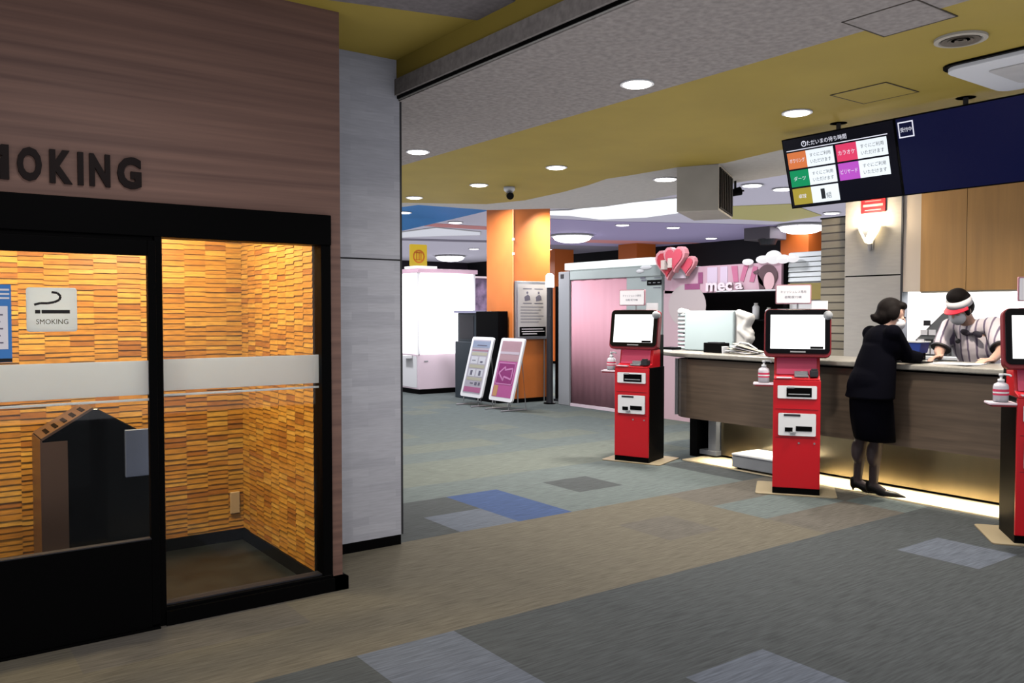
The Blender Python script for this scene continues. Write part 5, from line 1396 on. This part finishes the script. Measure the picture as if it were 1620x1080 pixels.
# --- staff member behind the counter
sp = thing('person', 'person in striped short sleeved jersey, white visor and mask behind counter', 'person', (7.55, 3.50, 0.0))
hc = V(7.23, 3.525, 1.535); fdir = V(-0.88, 0.16, -0.44); hup = V(-0.44, 0.05, 0.88)
neck = V(7.36, 3.515, 1.415)
rs_, ls_ = V(7.415, 3.695, 1.375), V(7.42, 3.335, 1.395)     # right arm is on the left of the photo
chest = V(7.46, 3.515, 1.25); waist = V(7.54, 3.505, 1.05); hips = V(7.62, 3.50, 0.90)
rl, ll = V(7.62, 3.59, 0.86), V(7.62, 3.41, 0.86)
rk_, lk_ = V(7.60, 3.60, 0.47), V(7.60, 3.40, 0.47)
ra_, la_ = V(7.64, 3.61, 0.08), V(7.64, 3.39, 0.08)
re_, le_ = V(7.27, 3.71, 1.17), V(7.27, 3.20, 1.19)
rw_, lw_ = V(7.02, 3.58, 1.138), V(7.02, 3.16, 1.13)
b = B()
Q, hrot = head(b, hc, fdir, hup)
b.cap(neck - V(-0.02, 0, 0.02), Q(-0.03, 0, -0.06), 0.06, 0.056)
b.chain([neck - V(-0.03, 0, 0.06), chest, waist, hips], [0.08, 0.125, 0.12, 0.13])
b.chain([rs_, re_, rw_], [0.055, 0.043, 0.029]); b.chain([ls_, le_, lw_], [0.055, 0.043, 0.029])
b.cap(rs_, chest, 0.06, 0.09); b.cap(ls_, chest, 0.06, 0.09)
b.chain([rl, rk_, ra_], [0.09, 0.058, 0.042]); b.chain([ll, lk_, la_], [0.09, 0.058, 0.042])
for an in (ra_, la_):
    b.chain([an, an + V(-0.08, 0, -0.045), an + V(-0.16, 0, -0.055)], [0.04, 0.034, 0.024])
hand(b, rw_, V(-0.9, 0.15, -0.10), V(0.0, 0.3, 1), 1, 0.5)
hand(b, lw_, V(-0.85, 0.3, -0.08), V(0, -0.1, 1), -1, 0.35)
obj('body', b, 'skin', sp, world=True, remesh=SKINB)
ST = stripe_mat()
b = B()
b.chain([neck - V(-0.03, 0, 0.06), chest, waist, hips], [0.095, 0.14, 0.135, 0.14])
b.ell(chest, (0.125, 0.185, 0.20)); b.ell(waist, (0.125, 0.180, 0.18)); b.ell(hips, (0.135, 0.185, 0.16))
b.cap(rs_, neck - V(-0.04, 0, 0.05), 0.078, 0.075); b.cap(ls_, neck - V(-0.04, 0, 0.05), 0.078, 0.075)
b.cap(rs_, rs_.lerp(re_, 0.66), 0.080, 0.076); b.cap(ls_, ls_.lerp(le_, 0.66), 0.080, 0.078)
sh = obj('jersey', b, ST, sp, world=True, remesh=0.009)
for a_, e_ in ((rs_, re_), (ls_, le_)):
    d = (e_ - a_).normalized(); p = a_.lerp(e_, 0.86)
    q_ = d.to_track_quat('Z', 'Y').to_matrix()
    b = B(); b.lathe([(0.076, -0.006), (0.081, -0.006), (0.081, 0.008), (0.076, 0.008)], p, 24, q_); obj('sleeve_hem', b, 'charcoal', sh, world=True, smooth=False)
b = B(); b.bb(-0.01, 0.01, -0.012, 0.012, -0.012, 0.012)
bt = V(7.30, 3.46, 1.325)
for v in b.bm.verts: v.co += bt
b.ell(bt + V(0, 0.05, 0.012), (0.014, 0.042, 0.026), Matrix.Rotation(R(20), 3, 'X')); b.ell(bt + V(0, -0.05, -0.004), (0.014, 0.042, 0.026), Matrix.Rotation(R(20), 3, 'X'))
obj('bow_tie', b, mat('bow_dark', (34, 28, 44), 0.7), sp, world=True, smooth=True)
b = B(); b.tube([(7.29, 3.60, 1.36), (7.285, 3.58, 1.31), (7.29, 3.565, 1.27)], 0.004); b.ell((7.288, 3.563, 1.262), (0.015, 0.022, 0.022)); obj('lanyard', b, 'charcoal', sp, world=True, smooth=True)
loft('trousers', [((7.64, 3.50, 0.10), 0.09, 0.17, 0), ((7.62, 3.50, 0.45), 0.10, 0.18, 0), ((7.62, 3.50, 0.80), 0.13, 0.19, 0), ((7.60, 3.50, 0.98), 0.135, 0.188, 0)], mat('black_trousers', (22, 22, 26), 0.8), sp)
for an in (ra_, la_):
    b = B(); b.chain([an + V(0.02, 0, -0.03), an + V(-0.09, 0, -0.04), an + V(-0.17, 0, -0.05)], [0.045, 0.04, 0.028]); obj('shoe', b, 'black', sp, world=True, remesh=0.007)
# hair, visor, mask
b = B()
b.ell(Q(-0.035, 0, 0.055), (0.095, 0.088, 0.095), hrot); b.ell(Q(-0.06, 0, 0.0), (0.075, 0.084, 0.09), hrot); b.ell(Q(-0.01, 0.0, 0.115), (0.085, 0.084, 0.065), hrot)
b.ell(Q(0.005, 0.072, -0.01), (0.03, 0.018, 0.05), hrot); b.ell(Q(0.005, -0.072, -0.01), (0.03, 0.018, 0.05), hrot)
obj('hair', b, HAIR, sp, world=True, remesh=0.008)
b = B(); b.lathe([(1.0, -0.026), (1.03, -0.026), (1.05, 0.034), (1.0, 0.034)], (0, 0, 0), 32)
for v in b.bm.verts:
    x, y, z = v.co; v.co = Q(-0.015 + x * 0.102, y * 0.092, 0.052 + z)
vb = obj('visor_band', b, mat('visor_white', (232, 226, 228), 0.6), sp, world=True, smooth=True, label='white visor band')
b = B(); n = 18; up_ = []; dn_ = []
for k in range(n + 1):
    a = R(-75 + 150 * k / n)
    i_ = Q(-0.015 + 0.103 * math.cos(a), 0.094 * math.sin(a), 0.034); o2 = Q(-0.01 + 0.155 * math.cos(a), 0.110 * math.sin(a), 0.018)
    up_.append((b.bm.verts.new(i_), b.bm.verts.new(o2), b.bm.verts.new(i_ - (hrot @ V(0, 0, 0.006))), b.bm.verts.new(o2 - (hrot @ V(0, 0, 0.006)))))
for p, q_ in zip(up_, up_[1:]):
    b.bm.faces.new([p[0], q_[0], q_[1], p[1]]); b.bm.faces.new([p[2], p[3], q_[3], q_[2]]); b.bm.faces.new([p[1], q_[1], q_[3], p[3]])
obj('visor_brim', b, mat('visor_red', (206, 30, 56), 0.5), vb, world=True, label='red visor brim')
b = B(); b.ell(Q(0.050, 0, -0.058), (0.060, 0.064, 0.062), hrot); fm = obj('face_mask', b, MATS['mask_white'], sp, world=True, smooth=True, label='white face mask')
for s_ in (-1, 1):
    b = B(); b.tube([Q(0.05, s_ * 0.056, -0.03), Q(0.015, s_ * 0.074, -0.02), Q(-0.015, s_ * 0.082, -0.01)], 0.0025, 6); obj('ear_loop', b, 'white', fm, world=True)
    b = B(); b.ell(Q(0.088, s_ * 0.030, 0.0), (0.008, 0.014, 0.007), hrot, 12, 8); obj('eye', b, MATS['eye_dark'], sp, world=True, smooth=True)
